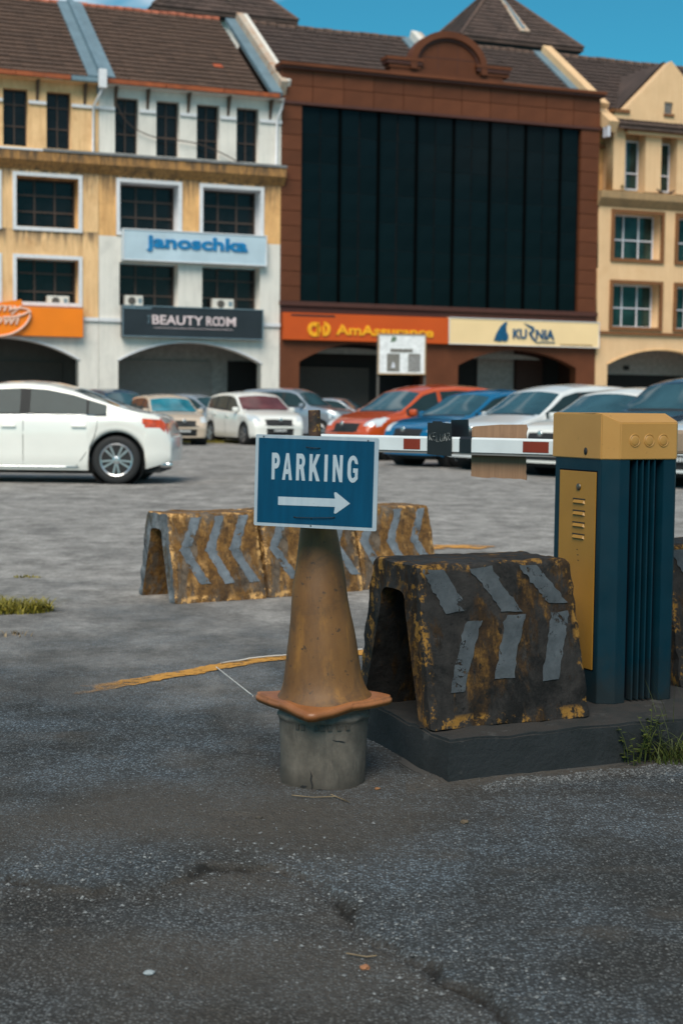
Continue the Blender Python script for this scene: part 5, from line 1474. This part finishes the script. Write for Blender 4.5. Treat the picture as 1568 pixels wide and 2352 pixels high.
# storeys 1 and 2
w2 = [(15.31, 17.74), (18.58, 21.0)]
for (z0, z1, lo_, hi_) in ((7.30, 10.05, 7.76, 9.76), (4.45, 7.30, 4.77, 6.69)):
    b.add('wall', outline_me([rect(ua, ub, z0, z1)] + [rect(a, c, lo_, hi_) for a, c in w2], .8), 'cream')
    for a, c in w2:
        b.add('window_surround', outline_me([rect(a - .13, c + .13, lo_ - .14, hi_ + .13), rect(a + .01, c - .01, lo_ + .01, hi_ - .01)], .14), 'trim_brown').location.y = -.09
        window(b, a + .01, c - .01, lo_ + .02, hi_ - .02, .62, 3, 2, 'alu', 'greenglass', .06, rowz=[lo_ + .88], colu=[a + (c - a) * .36, a + (c - a) * .68])
b.box('string_course', ua, ub, -.14, -.002, 4.44, 4.56, 'trim_brown')
b.add('wall', outline_me([[(ua, -.2), (15.16, -.2)] + archp(15.16, 20.8, 3.10, 3.80)[2:][::-1] + [(20.8, -.2), (ub, -.2), (ub, 4.448), (ua, 4.448)]], .5), 'cream')
ap = archp(15.16, 20.8, 3.10, 3.80)[2:]; ap2 = archp(15.10, 20.86, 3.13, 3.87)[2:]
b.add('arch_moulding', outline_me([ap + ap2[::-1]], .05), 'yellow_wall').location.y = -.035
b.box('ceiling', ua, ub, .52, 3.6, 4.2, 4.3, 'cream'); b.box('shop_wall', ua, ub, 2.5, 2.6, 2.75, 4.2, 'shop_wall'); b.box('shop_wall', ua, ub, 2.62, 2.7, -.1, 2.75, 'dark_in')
b.box('signal_box', 17.5, 17.75, 2.40, 2.49, 2.95, 3.15, 'black')
# ledge
V = [(u, y, z) for u in (ua - .1, ub) for y, z in ((-.02, 9.98), (-.34, 10.32), (-.36, 10.62), (.75, 10.70), (.75, 9.98))]
b.add('ledge', recalc(pyd(V, [(i, (i + 1) % 5, 5 + (i + 1) % 5, 5 + i) for i in range(5)] + [(4, 3, 2, 1, 0), (5, 6, 7, 8, 9)])), 'ledge_cream')
# top storey: recessed bay at left, gabled front
b.box('recessed_wall', ua, 15.95, .9, 1.1, 10.70, 13.55, 'orange_wall'); b.box('gutter', ua, 15.2, .55, .78, 13.45, 13.62, 'gutter'); b.box('pilaster_cap', ua, 15.3, .70, .9, 12.62, 12.80, 'trim_brown')
b.add('wall_scupper', pyd([(14.6, .45, 13.75), (15.18, .45, 13.62), (15.18, .9, 14.2), (14.7, .9, 14.9)], [(0, 1, 2, 3)]), 'cream')
gl = [(15.22, 10.72), (15.80, 10.72), (15.80, 13.30), (20.30, 13.30), (20.30, 10.72), (20.9, 10.72), (20.9, 14.1), (20.45, 14.22), (18.05, 16.50), (15.74, 14.22), (15.22, 14.10)]
b.add('gable_wall', outline_me([gl, rect(17.74, 18.16, 14.20, 14.70)], .6), 'cream')
b.add('wall', outline_me([rect(15.80, 20.30, 10.72, 13.30), rect(16.18, 16.86, 10.84, 13.02), rect(17.80, 18.48, 10.84, 13.02), rect(19.42, 20.1, 10.84, 13.02)], .12), 'ledge_cream').location.y = .60
for a in (16.18, 17.80, 19.42):
    window(b, a, a + .68, 10.86, 13.0, .62, 1, 2, 'alu', 'greenglass', .06, rowz=[11.58])
    b.box('column', a + .68, a + .68 + .80, .02, .60, 10.72, 13.295, 'cream')
b.box('canopy', 15.72, 20.4, -.34, -.002, 13.28, 13.44, 'trim_brown'); b.box('canopy_soffit', 15.80, 20.3, -.22, -.001, 13.16, 13.278, 'cream')
b.box('pier_cap', 15.14, 15.95, -.10, -.002, 14.06, 14.20, 'trim_brown'); b.box('pier_cap', 15.08, 15.218, -.10, .75, 14.06, 14.20, 'trim_brown')
b.box('vent_sill', 17.70, 18.22, -.08, -.002, 14.08, 14.19, 'trim_brown')
for i in range(7): b.box('vent_louvre', 17.75, 18.15, .05, .12, 14.22 + i * .068, 14.255 + i * .068, 'shutter')
b.box('vent_back', 17.75, 18.15, .2, .25, 14.2, 14.7, 'dark_in')
b.box('side_wall', 15.22, 15.5, .6, 3, 10.7, 14.06, 'cream')
def clipB4(u, s): return False
roof(B4, 15.25, 23.2, 'tile_dark', ridge='ridge_dark', cols=16, rows=18)
# little gable roof running back from the gable wall
V = [(15.55, -.02, 14.14), (18.05, -.02, 16.60), (20.55, -.02, 14.14), (15.55, 6.2, 14.14), (18.05, 6.2, 16.60), (20.55, 6.2, 14.14)]
b.add('gable_roof', recalc(pyd(V, [(0, 1, 4, 3), (1, 2, 5, 4)])), M['tile_dark']).location.y = .62
slope_bar(b, 'party_wall', 14.62, 15.12, -.3, .2, 'cream', -.1, 1.2)
b.box('security_camera', 14.62, 14.74, -.5, -.1, 12.9, 13.35, 'alu')

def bird(u, y, z, s, label, flip=1):
    t = thing('pigeon', label, 'bird', fpos(u, y, z), FA, 'pigeons resting on the cream building')
    bm = bmesh.new(); ring_ = [(-.16, .10, .012), (-.10, .11, .03), (-.03, .115, .055), (.04, .13, .06), (.09, .165, .042), (.115, .20, .032), (.14, .215, .030), (.16, .213, .016), (.185, .205, .004)]
    V = []; Fc = []
    for x, zz, r in ring_:
        for kx in range(8): a = kx * math.pi / 4; V.append((x * flip * s, math.cos(a) * r * .8 * s, (zz - .04 + math.sin(a) * r) * s))
    for i in range(len(ring_) - 1):
        for kx in range(8): k2 = (kx + 1) % 8; Fc.append((i * 8 + kx, i * 8 + k2, i * 8 + 8 + k2, i * 8 + 8 + kx))
    link('body', recalc(pyd(V, Fc, smooth=True)), 'bracket', t)
    link('leg', tube_me([(0, -.02, 0), (0, -.02, .05 * s)], .006, 5), 'gutter', t); link('leg', tube_me([(0, .02, 0), (0, .02, .05 * s)], .006, 5), 'gutter', t)
bird(16.1, -.2, 13.44, 1.2, 'pigeon perched on the brown canopy above the top windows'); bird(17.55, -.15, 10.64, 1.2, 'pigeon on the ledge left of the second top window', -1); bird(18.1, -.15, 10.64, 1.2, 'pigeon on the ledge in front of the second top window')
st, V, Fc = leafy(4, .35, 51, .12, .10)
t = plant('ledge_plant', 'small green plant growing on the upper ledge of the cream building', (*fpos(15.6, -.2).xy, 10.62), V, Fc, 'grass_yellow', st, 'plant')

# ---- pavement in front of the shops
o = link('pavement', box_me(-26, 34, -1.6, 4.0, -.02, .12), plain('pavement_concrete', (.30, .28, .26), .85, bump=.2)); o['kind'] = 'structure'; o.location = FO; o.rotation_euler = (0, 0, FA)

# ---- map board on two posts
mb = thing('notice_board', 'white notice board with a grey site plan standing on two posts', 'notice board', (1.98, 50.0, 0), R(5))
link('panel', box_me(-.86, .72, 0, .05, 2.18, 3.51, .01), plain('board_white', lin((226, 226, 228)), .5), mb)
for x in (-.84, .70): link('post', box_me(x - .04, x + .04, .05, .12, 0, 3.45), 'shutter_dark', mb)
me_ = outline_me([rect(-.86, .72, 2.18, 3.51), rect(-.82, .68, 2.22, 3.47)], .02); me_.transform(Matrix.Translation((0, -.024, 0))); link('frame', me_, 'ledge_cream', mb)
M['plan_grey'] = plain('printed_plan_grey', lin((120, 116, 110)), .6, 0, .25, 14)
for r_ in ((-.45, .28, 2.90, 3.02), (-.56, -.14, 2.28, 2.86), (.14, .54, 2.28, 2.86)): link('plan_print', box_me(r_[0], r_[1], -.006, -.001, r_[2], r_[3]), 'plan_grey', mb)
for i in range(7): link('plan_print', box_me(.16, .52, -.010, -.007, 2.33 + i * .07, 2.34 + i * .07), 'alu', mb)
o = link('plan_print', outline_me([[(-.42, 2.40), (-.28, 2.40), (-.31, 2.52), (-.35, 2.62), (-.39, 2.52)]], .004), 'alu', mb); o.location.y = -.010
o = link('plan_print', outline_me([[(-.45, 3.22), (-.28, 3.26), (-.24, 3.40), (-.40, 3.42)]], .004), plain('print_green', (.12, .18, .12), .6), mb); o.location.y = -.006

# ------------------------------------------------------------------ cars
PROF = {
 'sedan': dict(top=[(0, .40), (.006, .47), (.03, .53), (.08, .575), (.18, .63), (.28, .672), (.30, .68), (.44, .955), (.50, .99), (.57, 1.0), (.64, .985), (.72, .925), (.79, .84), (.86, .745), (.90, .71), (.95, .685), (.975, .655), (.985, .60), (.995, .52), (1, .44)],
               belt=[(0, .58), (.3, .635), (.6, .655), (.85, .655), (1, .62)], ws=(.305, .435), rw=(.715, .845), side=(.33, .815), pil=[(.56, .59), (.755, .762)], fw=.165, rw_=.845),
 'hatch': dict(top=[(0, .36), (.006, .44), (.03, .51), (.07, .555), (.14, .60), (.22, .635), (.24, .65), (.41, .935), (.48, .98), (.60, 1.0), (.75, .985), (.86, .95), (.90, .92), (.965, .68), (.98, .60), (.992, .5), (1, .38)],
               belt=[(0, .53), (.25, .60), (.6, .635), (.9, .68), (1, .68)], ws=(.245, .40), rw=(.905, .962), side=(.27, .90), pil=[(.505, .53), (.73, .755)], fw=.165, rw_=.83),
 'mpv': dict(top=[(0, .36), (.006, .44), (.03, .50), (.07, .54), (.13, .58), (.19, .62), (.21, .635), (.37, .92), (.45, .975), (.60, 1.0), (.80, .985), (.90, .955), (.93, .93), (.975, .66), (.985, .58), (.995, .48), (1, .38)],
             belt=[(0, .52), (.25, .575), (.6, .61), (.9, .64), (1, .64)], ws=(.215, .36), rw=(.935, .972), side=(.24, .925), pil=[(.46, .485), (.70, .725)], fw=.165, rw_=.82),
 'suv': dict(top=[(0, .40), (.006, .48), (.03, .55), (.07, .59), (.14, .62), (.25, .655), (.27, .665), (.39, .93), (.46, .985), (.58, 1.0), (.78, .99), (.90, .965), (.93, .93), (.97, .68), (.985, .6), (.995, .5), (1, .40)],
             belt=[(0, .56), (.3, .62), (.6, .635), (1, .65)], ws=(.275, .385), rw=(.935, .968), side=(.30, .92), pil=[(.50, .525), (.72, .745)], fw=.17, rw_=.81),
}
def interp(tab, f):
    for (a, x), (c, y) in zip(tab[:-1], tab[1:]):
        if f <= c: return x + (y - x) * (f - a) / (c - a) if c > a else y
    return tab[-1][1]
def sm(tab, f, d=.008): return (interp(tab, max(0, f - d)) + interp(tab, f) * 2 + interp(tab, min(1, f + d))) / 4
def make_car(label, style, L, W, Hh, paintm, loc, heading, group='parked cars', wsm='carglass', sidem='carglass_side', name='parked_car', wr=.315, bodypil=False, detail=False, cat='car', plate=True, greyhood=False):
    P = PROF[style]; t = thing(name, label, cat, (loc[0], loc[1], 0), heading, group)
    fs = sorted(set([i / 64 for i in range(65)] + [.006, .012, .02, .04, .985, .992, .998, .5 / 64] + list(P['ws']) + list(P['rw']) + list(P['side']) + [q for p in P['pil'] for q in p]))
    zs = .17 * Hh / 1.45 + .02; Ra = wr + .055
    wx = [L / 2 - P['fw'] * L, L / 2 - P['rw_'] * L]
    for xw in wx:
        for d in (-1, -.97, -.9, -.75, -.5, -.25, 0, .25, .5, .75, .9, .97, 1): fs.append((L / 2 - (xw + d * Ra)) / L)
    fs = sorted(set(round(f, 5) for f in fs if 0 <= f <= 1))
    rows = []; meta = []
    fb = [0, .04, .14, .30, .48, .66, .82, .93, 1.0]
    for f in fs:
        x = L / 2 - f * L; zt = sm(P['top'], f) * Hh; zb = interp(P['belt'], f) * Hh
        plan = 1.0
        if f < .14: plan = 1 - .16 * ((.14 - f) / .14) ** 2.2
        if f > .86: plan = 1 - .20 * ((f - .86) / .14) ** 2.2
        hb = W / 2 * plan; z0 = zs
        arch = False
        for xw in wx:
            if abs(x - xw) < Ra: z0 = max(z0, wr + math.sqrt(max(0, Ra * Ra - (x - xw) ** 2))); arch = True
        if f < .05: z0 = max(z0, zs + .03)
        if f > .90: z0 = max(z0, zs + .13 * ((f - .90) / .10) ** 1.3)
        zbe = min(zb, zt - .045); z0 = min(z0, zbe - .06)
        ze = max(zbe + .012, zt - .055 * min(1, max(.3, (zt - zb) / .3)))
        hr = hb - .05 - (ze - zbe) * .34
        pts = []
        hz = zbe - z0
        for q in fb:
            z = z0 + hz * q
            yy = hb * (1 - .055 * max(0, (.25 - q) / .25) ** 1.5 - .035 * max(0, (q - .55) / .45) ** 2) - (0.012 if .28 < q < .62 else 0)
            if q == 1.0: yy = hb * .965 - .012
            pts.append((yy, z))
        yb = pts[-1][0]
        for q in (.10, .35, .62, .86, 1.0):
            bul = .004 * math.sin(math.pi * q)
            pts.append((yb - .012 + (hr - yb + .012) * q + bul, zbe + (ze - zbe) * q))
        for q in (.93, .8, .6, .4, .2, 0.0):
            pts.append((hr * q, ze + (zt - ze) * (1 - q * q)))
        rows.append([(x, y, z) for y, z in pts]); meta.append(f)
    n = len(rows[0]); nb = len(fb); m_ = len(rows)
    V = []; 
    for r_ in rows: V += r_
    parts = {k_: [] for k_ in ('body', 'windscreen', 'rear_window', 'side_window', 'pillar', 'window_trim', 'cowl', 'headlight', 'tail_light', 'grille', 'intake')}
    full = 2 * n - 1
    VV = []
    for r_ in rows:
        VV += r_ + [(x, -y, z) for x, y, z in r_[-2::-1]]
    def cls(fm, i, c):
        x, y, z = c; ii = min(i, full - 2 - i)
        zr = z / Hh; yr = abs(y) / (W / 2)
        if ii >= nb - 1 and P['ws'][0] < fm < P['ws'][1] and ii >= n - 6: return 'windscreen'
        if ii >= nb - 1 and P['rw'][0] < fm < P['rw'][1] and ii >= n - 6: return 'rear_window'
        if nb <= ii <= nb + 2 and P['side'][0] < fm < P['side'][1]:
            ztt = sm(P['top'], fm) * Hh
            if ztt - interp(P['belt'], fm) * Hh < .10: return 'body'
            for a, c_ in P['pil']:
                if a < fm < c_: return 'body' if bodypil else 'pillar'
            return 'side_window'
        if ii == nb - 1 and P['side'][0] < fm < P['side'][1]: return 'window_trim'
        if ii >= n - 5 and P['ws'][0] - .018 < fm < P['ws'][0]: return 'cowl'
        if fm < .13 and .60 < yr < .97 and .445 < zr < .56 and fm < .02 + (yr - .5) * .22: return 'headlight'
        if fm < .02 and yr < .5 and .40 < zr < .50: return 'grille'
        if style == 'sedan':
            if fm > .92 and yr > .5 and .585 - (fm - .92) * .95 < zr < .635 - (fm - .92) * .30: return 'tail_light'
        elif fm > .93 and yr > .62 and .52 < zr < .655: return 'tail_light'
        return 'body'
    for j in range(m_ - 1):
        for i in range(full - 1):
            a = j * full + i; f4 = (a, a + 1, a + full + 1, a + full)
            c = [sum(VV[q][k_] for q in f4) / 4 for k_ in range(3)]
            parts[cls((meta[j] + meta[j + 1]) / 2, i, c)].append(f4)
    # end caps
    for end, row in ((1, rows[0]), (-1, rows[-1])):
        base = len(VV); nc = 14
        for (x, y, z) in row:
            for c_ in range(nc + 1):
                s = 1 - 2 * c_ / nc; VV.append((x + end * (.10 if end > 0 else .07) * (1 - s * s) * (1 if z > .3 * Hh else .8), y * s, z))
        for i in range(len(row) - 1):
            for c_ in range(nc):
                a = base + i * (nc + 1) + c_; f4 = (a, a + 1, a + nc + 2, a + nc + 1)
                c = [sum(VV[q][k_] for q in f4) / 4 for k_ in range(3)]; zr = c[2] / Hh; yr = abs(c[1]) / (W / 2)
                kk = 'body'
                if end > 0:
                    if yr < .52 and .19 < zr < .31: kk = 'intake'
                    elif yr < .5 and .355 < zr < .5: kk = 'grille'
                parts[kk].append(f4 if end < 0 else f4[::-1])
    mats = dict(body=paintm, windscreen=wsm, rear_window=wsm, side_window=sidem, pillar='black', window_trim='black', cowl='black', headlight='lamp', tail_light='tail', grille='black', intake='black')
    objs = {}
    for kk, fc in parts.items():
        if not fc: continue
        used = sorted(set(q for f4 in fc for q in f4)); mp_ = {q: i for i, q in enumerate(used)}
        me = pyd([VV[q] for q in used], [tuple(mp_[q] for q in f4) for f4 in fc])
        if kk == 'body':
            me = recalc(me)
            bm = bmesh.new(); bm.from_mesh(me); bmesh.ops.remove_doubles(bm, verts=bm.verts, dist=.0006); bmesh.ops.recalc_face_normals(bm, faces=bm.faces); bm.to_mesh(me); bm.free()
        for p in me.polygons: p.use_smooth = True
        if kk in ('body', 'windscreen', 'rear_window', 'grille', 'intake'): link(kk, me, mats[kk], t); continue
        adj = {}
        for pi, p in enumerate(me.polygons):
            for q in p.vertices: adj.setdefault(q, []).append(pi)
        seen = set()
        for p0 in range(len(me.polygons)):
            if p0 in seen: continue
            st_ = [p0]; comp = []; seen.add(p0)
            while st_:
                p = st_.pop(); comp.append(p)
                for q in me.polygons[p].vertices:
                    for p2 in adj[q]:
                        if p2 not in seen: seen.add(p2); st_.append(p2)
            us = sorted(set(q for p in comp for q in me.polygons[p].vertices)); mm = {q: i for i, q in enumerate(us)}
            link(kk, pyd([me.vertices[q].co for q in us], [tuple(mm[q] for q in me.polygons[p].vertices) for p in comp], smooth=True), mats[kk], t)
    # dark underbody and inner wheel housings
    link('underbody', boxes_me([(-L / 2 + .15, L / 2 - .15, -W / 2 * .80, W / 2 * .80, zs - .03, min(.62, .42 * Hh)), (-L / 2 + .3, L / 2 - .3, -W / 2 * .55, W / 2 * .55, zs - .06, zs - .031)]), 'black', t)
    for xw in wx:
        for s in (-1, 1):
            ty = lathe_me([(wr * .62, -.09), (wr * .80, -.105), (wr * .95, -.10), (wr, -.075), (wr, .075), (wr * .95, .10), (wr * .80, .105), (wr * .62, .09)], 36, 'Y')
            wt = link('wheel', ty, 'rubber', t); wt.location = (xw, s * (W / 2 - .115), wr); 
            if s > 0: wt.rotation_euler = (0, 0, math.pi)
            wl_ = lathe_me([(Ra - .004, -.02), (Ra - .004, .30), (.02, .30)], 40, 'Y', smooth=False, cap=False)
            wo = link('wheel_housing', wl_, 'black', t); wo.location = (xw, s * (W / 2 - .03), wr)
            if s > 0: wo.rotation_euler = (0, 0, math.pi)
            # rim with spokes
            mes = [lathe_me([(wr * .66, -.095), (wr * .69, -.100), (wr * .66, -.108), (wr * .61, -.100), (wr * .60, -.06)], 36, 'Y', cap=False), lathe_me([(.055, -.07), (.055, -.098), (.03, -.104), (.001, -.104)], 16, 'Y', cap=False)]
            ns_ = 10 if detail else 5
            for q in range(ns_):
                a = 2 * math.pi * q / ns_; ww = (.011 if detail else .030)
                if detail: aa = a + (.10 if q % 2 else -.10)
                else: aa = a
                r0, r1 = .045, wr * .63; ca, sa = math.cos(aa), math.sin(aa)
                pv = []
                for (r_, w2, yd) in ((r0, ww, -.098), (r1, ww * 1.35, -.100)):
                    for sgn in (-1, 1):
                        pv.append((r_ * ca - sgn * w2 * sa, yd, r_ * sa + sgn * w2 * ca)); pv.append((r_ * ca - sgn * w2 * sa, yd + .03, r_ * sa + sgn * w2 * ca))
                mes.append(pyd(pv, [(0, 2, 6, 4), (0, 4, 5, 1), (2, 3, 7, 6)]))
            link('rim', join_me(mes), 'rim', wt)
            link('wheel_hub', lathe_me([(wr * .60, -.045), (.001, -.045)], 20, 'Y', cap=False), 'black', wt)
    # mirrors
    fm = P['side'][0] + .025; xm = L / 2 - fm * L
    for s in (-1, 1):
        me = box_me(xm - .06, xm + .06, s * (W / 2 + .01) - .09, s * (W / 2 + .01) + .09, interp(P['belt'], fm) * Hh + .0, interp(P['belt'], fm) * Hh + .14, .04)
        for p in me.polygons: p.use_smooth = True
        link('mirror', me, paintm, t)
    def side_y(x, z, out=.004):
        f = (L / 2 - x) / L; j = min(range(m_), key=lambda q: abs(meta[q] - f)); r_ = rows[j]
        for (x0, y0, z0), (x1, y1, z1) in zip(r_[:-1], r_[1:]):
            if z0 <= z <= z1: return y0 + (y1 - y0) * (z - z0) / max(1e-6, z1 - z0) + out
        return r_[0][1] + out
    seams = [P['pil'][0][0] + .012] + ([P['rw_'] - .055] if True else [])
    for s in (-1, 1):
        for fi in seams:
            pts = []
            for q in range(9):
                z = zs + .06 + (interp(P['belt'], fi) * Hh - zs - .08) * q / 8; x = L / 2 - fi * L
                if fi > .7: x += .30 * (1 - (q / 8)) ** 2 * 1.0 if q < 8 else 0
                pts.append((x, s * side_y(x, z, .0005), z))
            link('door_seam', tube_me(pts, .0045, 5), 'black', t)
        for fi in ((P['pil'][0][0] - .03), (P['rw_'] - .11)):
            x = L / 2 - fi * L; z = interp(P['belt'], fi) * Hh - .14
            y = side_y(x, z, 0)
            me = box_me(x - .10, x + .10, s * y + (-.005 if s > 0 else -.03), s * y + (.03 if s > 0 else .005), z - .018, z + .018, .008); link('door_handle', me, paintm, t)
    if plate:
        pb = link('number_plate', box_me(L / 2 + .075, L / 2 + .105, -.24, .24, .24 * Hh, .24 * Hh + .11, .004), 'black', t)
        link('plate_lettering', boxes_me([(L / 2 + .105, L / 2 + .108, -.20 + i * .055, -.165 + i * .055, .24 * Hh + .025, .24 * Hh + .085) for i in range(7)]), 'plate_w', pb)
        bd_ = link('badge', lathe_me([(.05, 0), (.05, .01), (.03, .014), (.001, .012)], 16, cap=False), 'chrome', t); bd_.rotation_euler = (0, math.pi / 2, 0); bd_.location = (L / 2 + .085, 0, .47 * Hh)
    return t, side_y, rows, meta

# white saloon in front
sd, sy_, _, _ = make_car('large white saloon car crossing the lot at the left, only its rear half in view', 'sedan', 4.70, 1.82, 1.43, 'p_white', (-4.73, 21.9), math.pi, None, name='saloon_car', wr=.335, detail=True)
link('sill_trim', tube_me([(x, sy_(x, .235, .004), .235) for x in [(-1.1 + 2.2 * i / 10) for i in range(11)]], .012, 6), 'chrome', sd)
link('window_trim', tube_me([(x, sy_(x, interp(PROF['sedan']['belt'], (2.35 - x) / 4.70) * 1.43 + .012, .004), interp(PROF['sedan']['belt'], (2.35 - x) / 4.70) * 1.43 + .012) for x in [(-1.34 + 2.1 * i / 12) for i in range(13)]], .010, 6), 'chrome', sd)
link('exhaust', tube_me([(-2.20, .70, .27), (-2.36, .66, .27)], [.045, .045], 8), 'chrome', sd)

def fc(px, D, H_=0): return ((px - 784) / 3500.0 * D, D)
def place(front_px, D, b, L): 
    """centre of a car whose nose middle is at the sight line, b = turn from facing the camera (positive to the right)"""
    x, y = fc(front_px, D); dx, dy = math.sin(b), -math.cos(b)
    return (x - dx * L / 2, y - dy * L / 2), math.atan2(dy, dx)
def car(label, style, L, W, Hh, pm, px, D, bdeg, **kw):
    loc, hd = place(px, D, R(bdeg), L); return make_car(label, style, L, W, Hh, pm, loc, hd, **kw)
car('beige hatchback with teal sunshade parked behind the white saloon', 'hatch', 3.6, 1.55, 1.42, 'p_beige', 420, 41.8, 22, wsm='carglass_teal', wr=.28)
car('small white hatchback with red sunshade facing the camera left of the sign', 'hatch', 3.9, 1.73, 1.53, 'p_white', 640, 43.0, 26, wsm='carglass_red', wr=.30)
car('silver hatchback half hidden between the beige and the white hatchbacks', 'hatch', 3.8, 1.65, 1.50, 'p_silver', 560, 50.0, 60, wr=.29)
car('dark blue van like car whose roof shows above the beige hatchback', 'mpv', 4.3, 1.7, 1.66, 'p_navy', 330, 50.5, 35, wr=.3)
car('blue grey car whose roof shows above the saloon at the left edge', 'suv', 4.4, 1.75, 1.75, 'p_navy', 90, 44, 60, wr=.3)
car('silver sport utility vehicle parked by the arch left of the notice board', 'suv', 4.1, 1.68, 1.72, 'p_silver', 800, 50.0, 62, wr=.32)
car('grey saloon just showing behind the orange car and the silver vehicle', 'sedan', 4.4, 1.7, 1.46, 'p_silver', 905, 56.0, 70, wr=.3)
GR = -50
car('orange people carrier, first of the angled row right of the sign', 'mpv', 4.25, 1.70, 1.62, 'p_orange', 790, 32.0, -52, wr=.31, bodypil=True)
car('blue hatchback with lit headlamp glint between the orange and the white cars', 'hatch', 3.9, 1.66, 1.49, 'p_blue', 930, 28.6, -52, wr=.30)
car('white people carrier in the angled row behind the cardboard on the boom', 'mpv', 4.2, 1.70, 1.58, 'p_white2', 1085, 27.0, -52, wr=.31)
car('white hatchback nearest behind the yellow gate cap', 'hatch', 3.9, 1.70, 1.50, 'p_white', 1245, 24.9, -52, wr=.30)
car('black sport utility vehicle above the yellow gate cap', 'suv', 4.5, 1.80, 1.68, 'p_black', 1390, 23.8, -52, wr=.34)
car('white hatchback with teal tinted windscreen cut off by the right edge', 'hatch', 4.0, 1.72, 1.52, 'p_white2', 1560, 21.5, -54, wr=.31, wsm='carglass_teal')
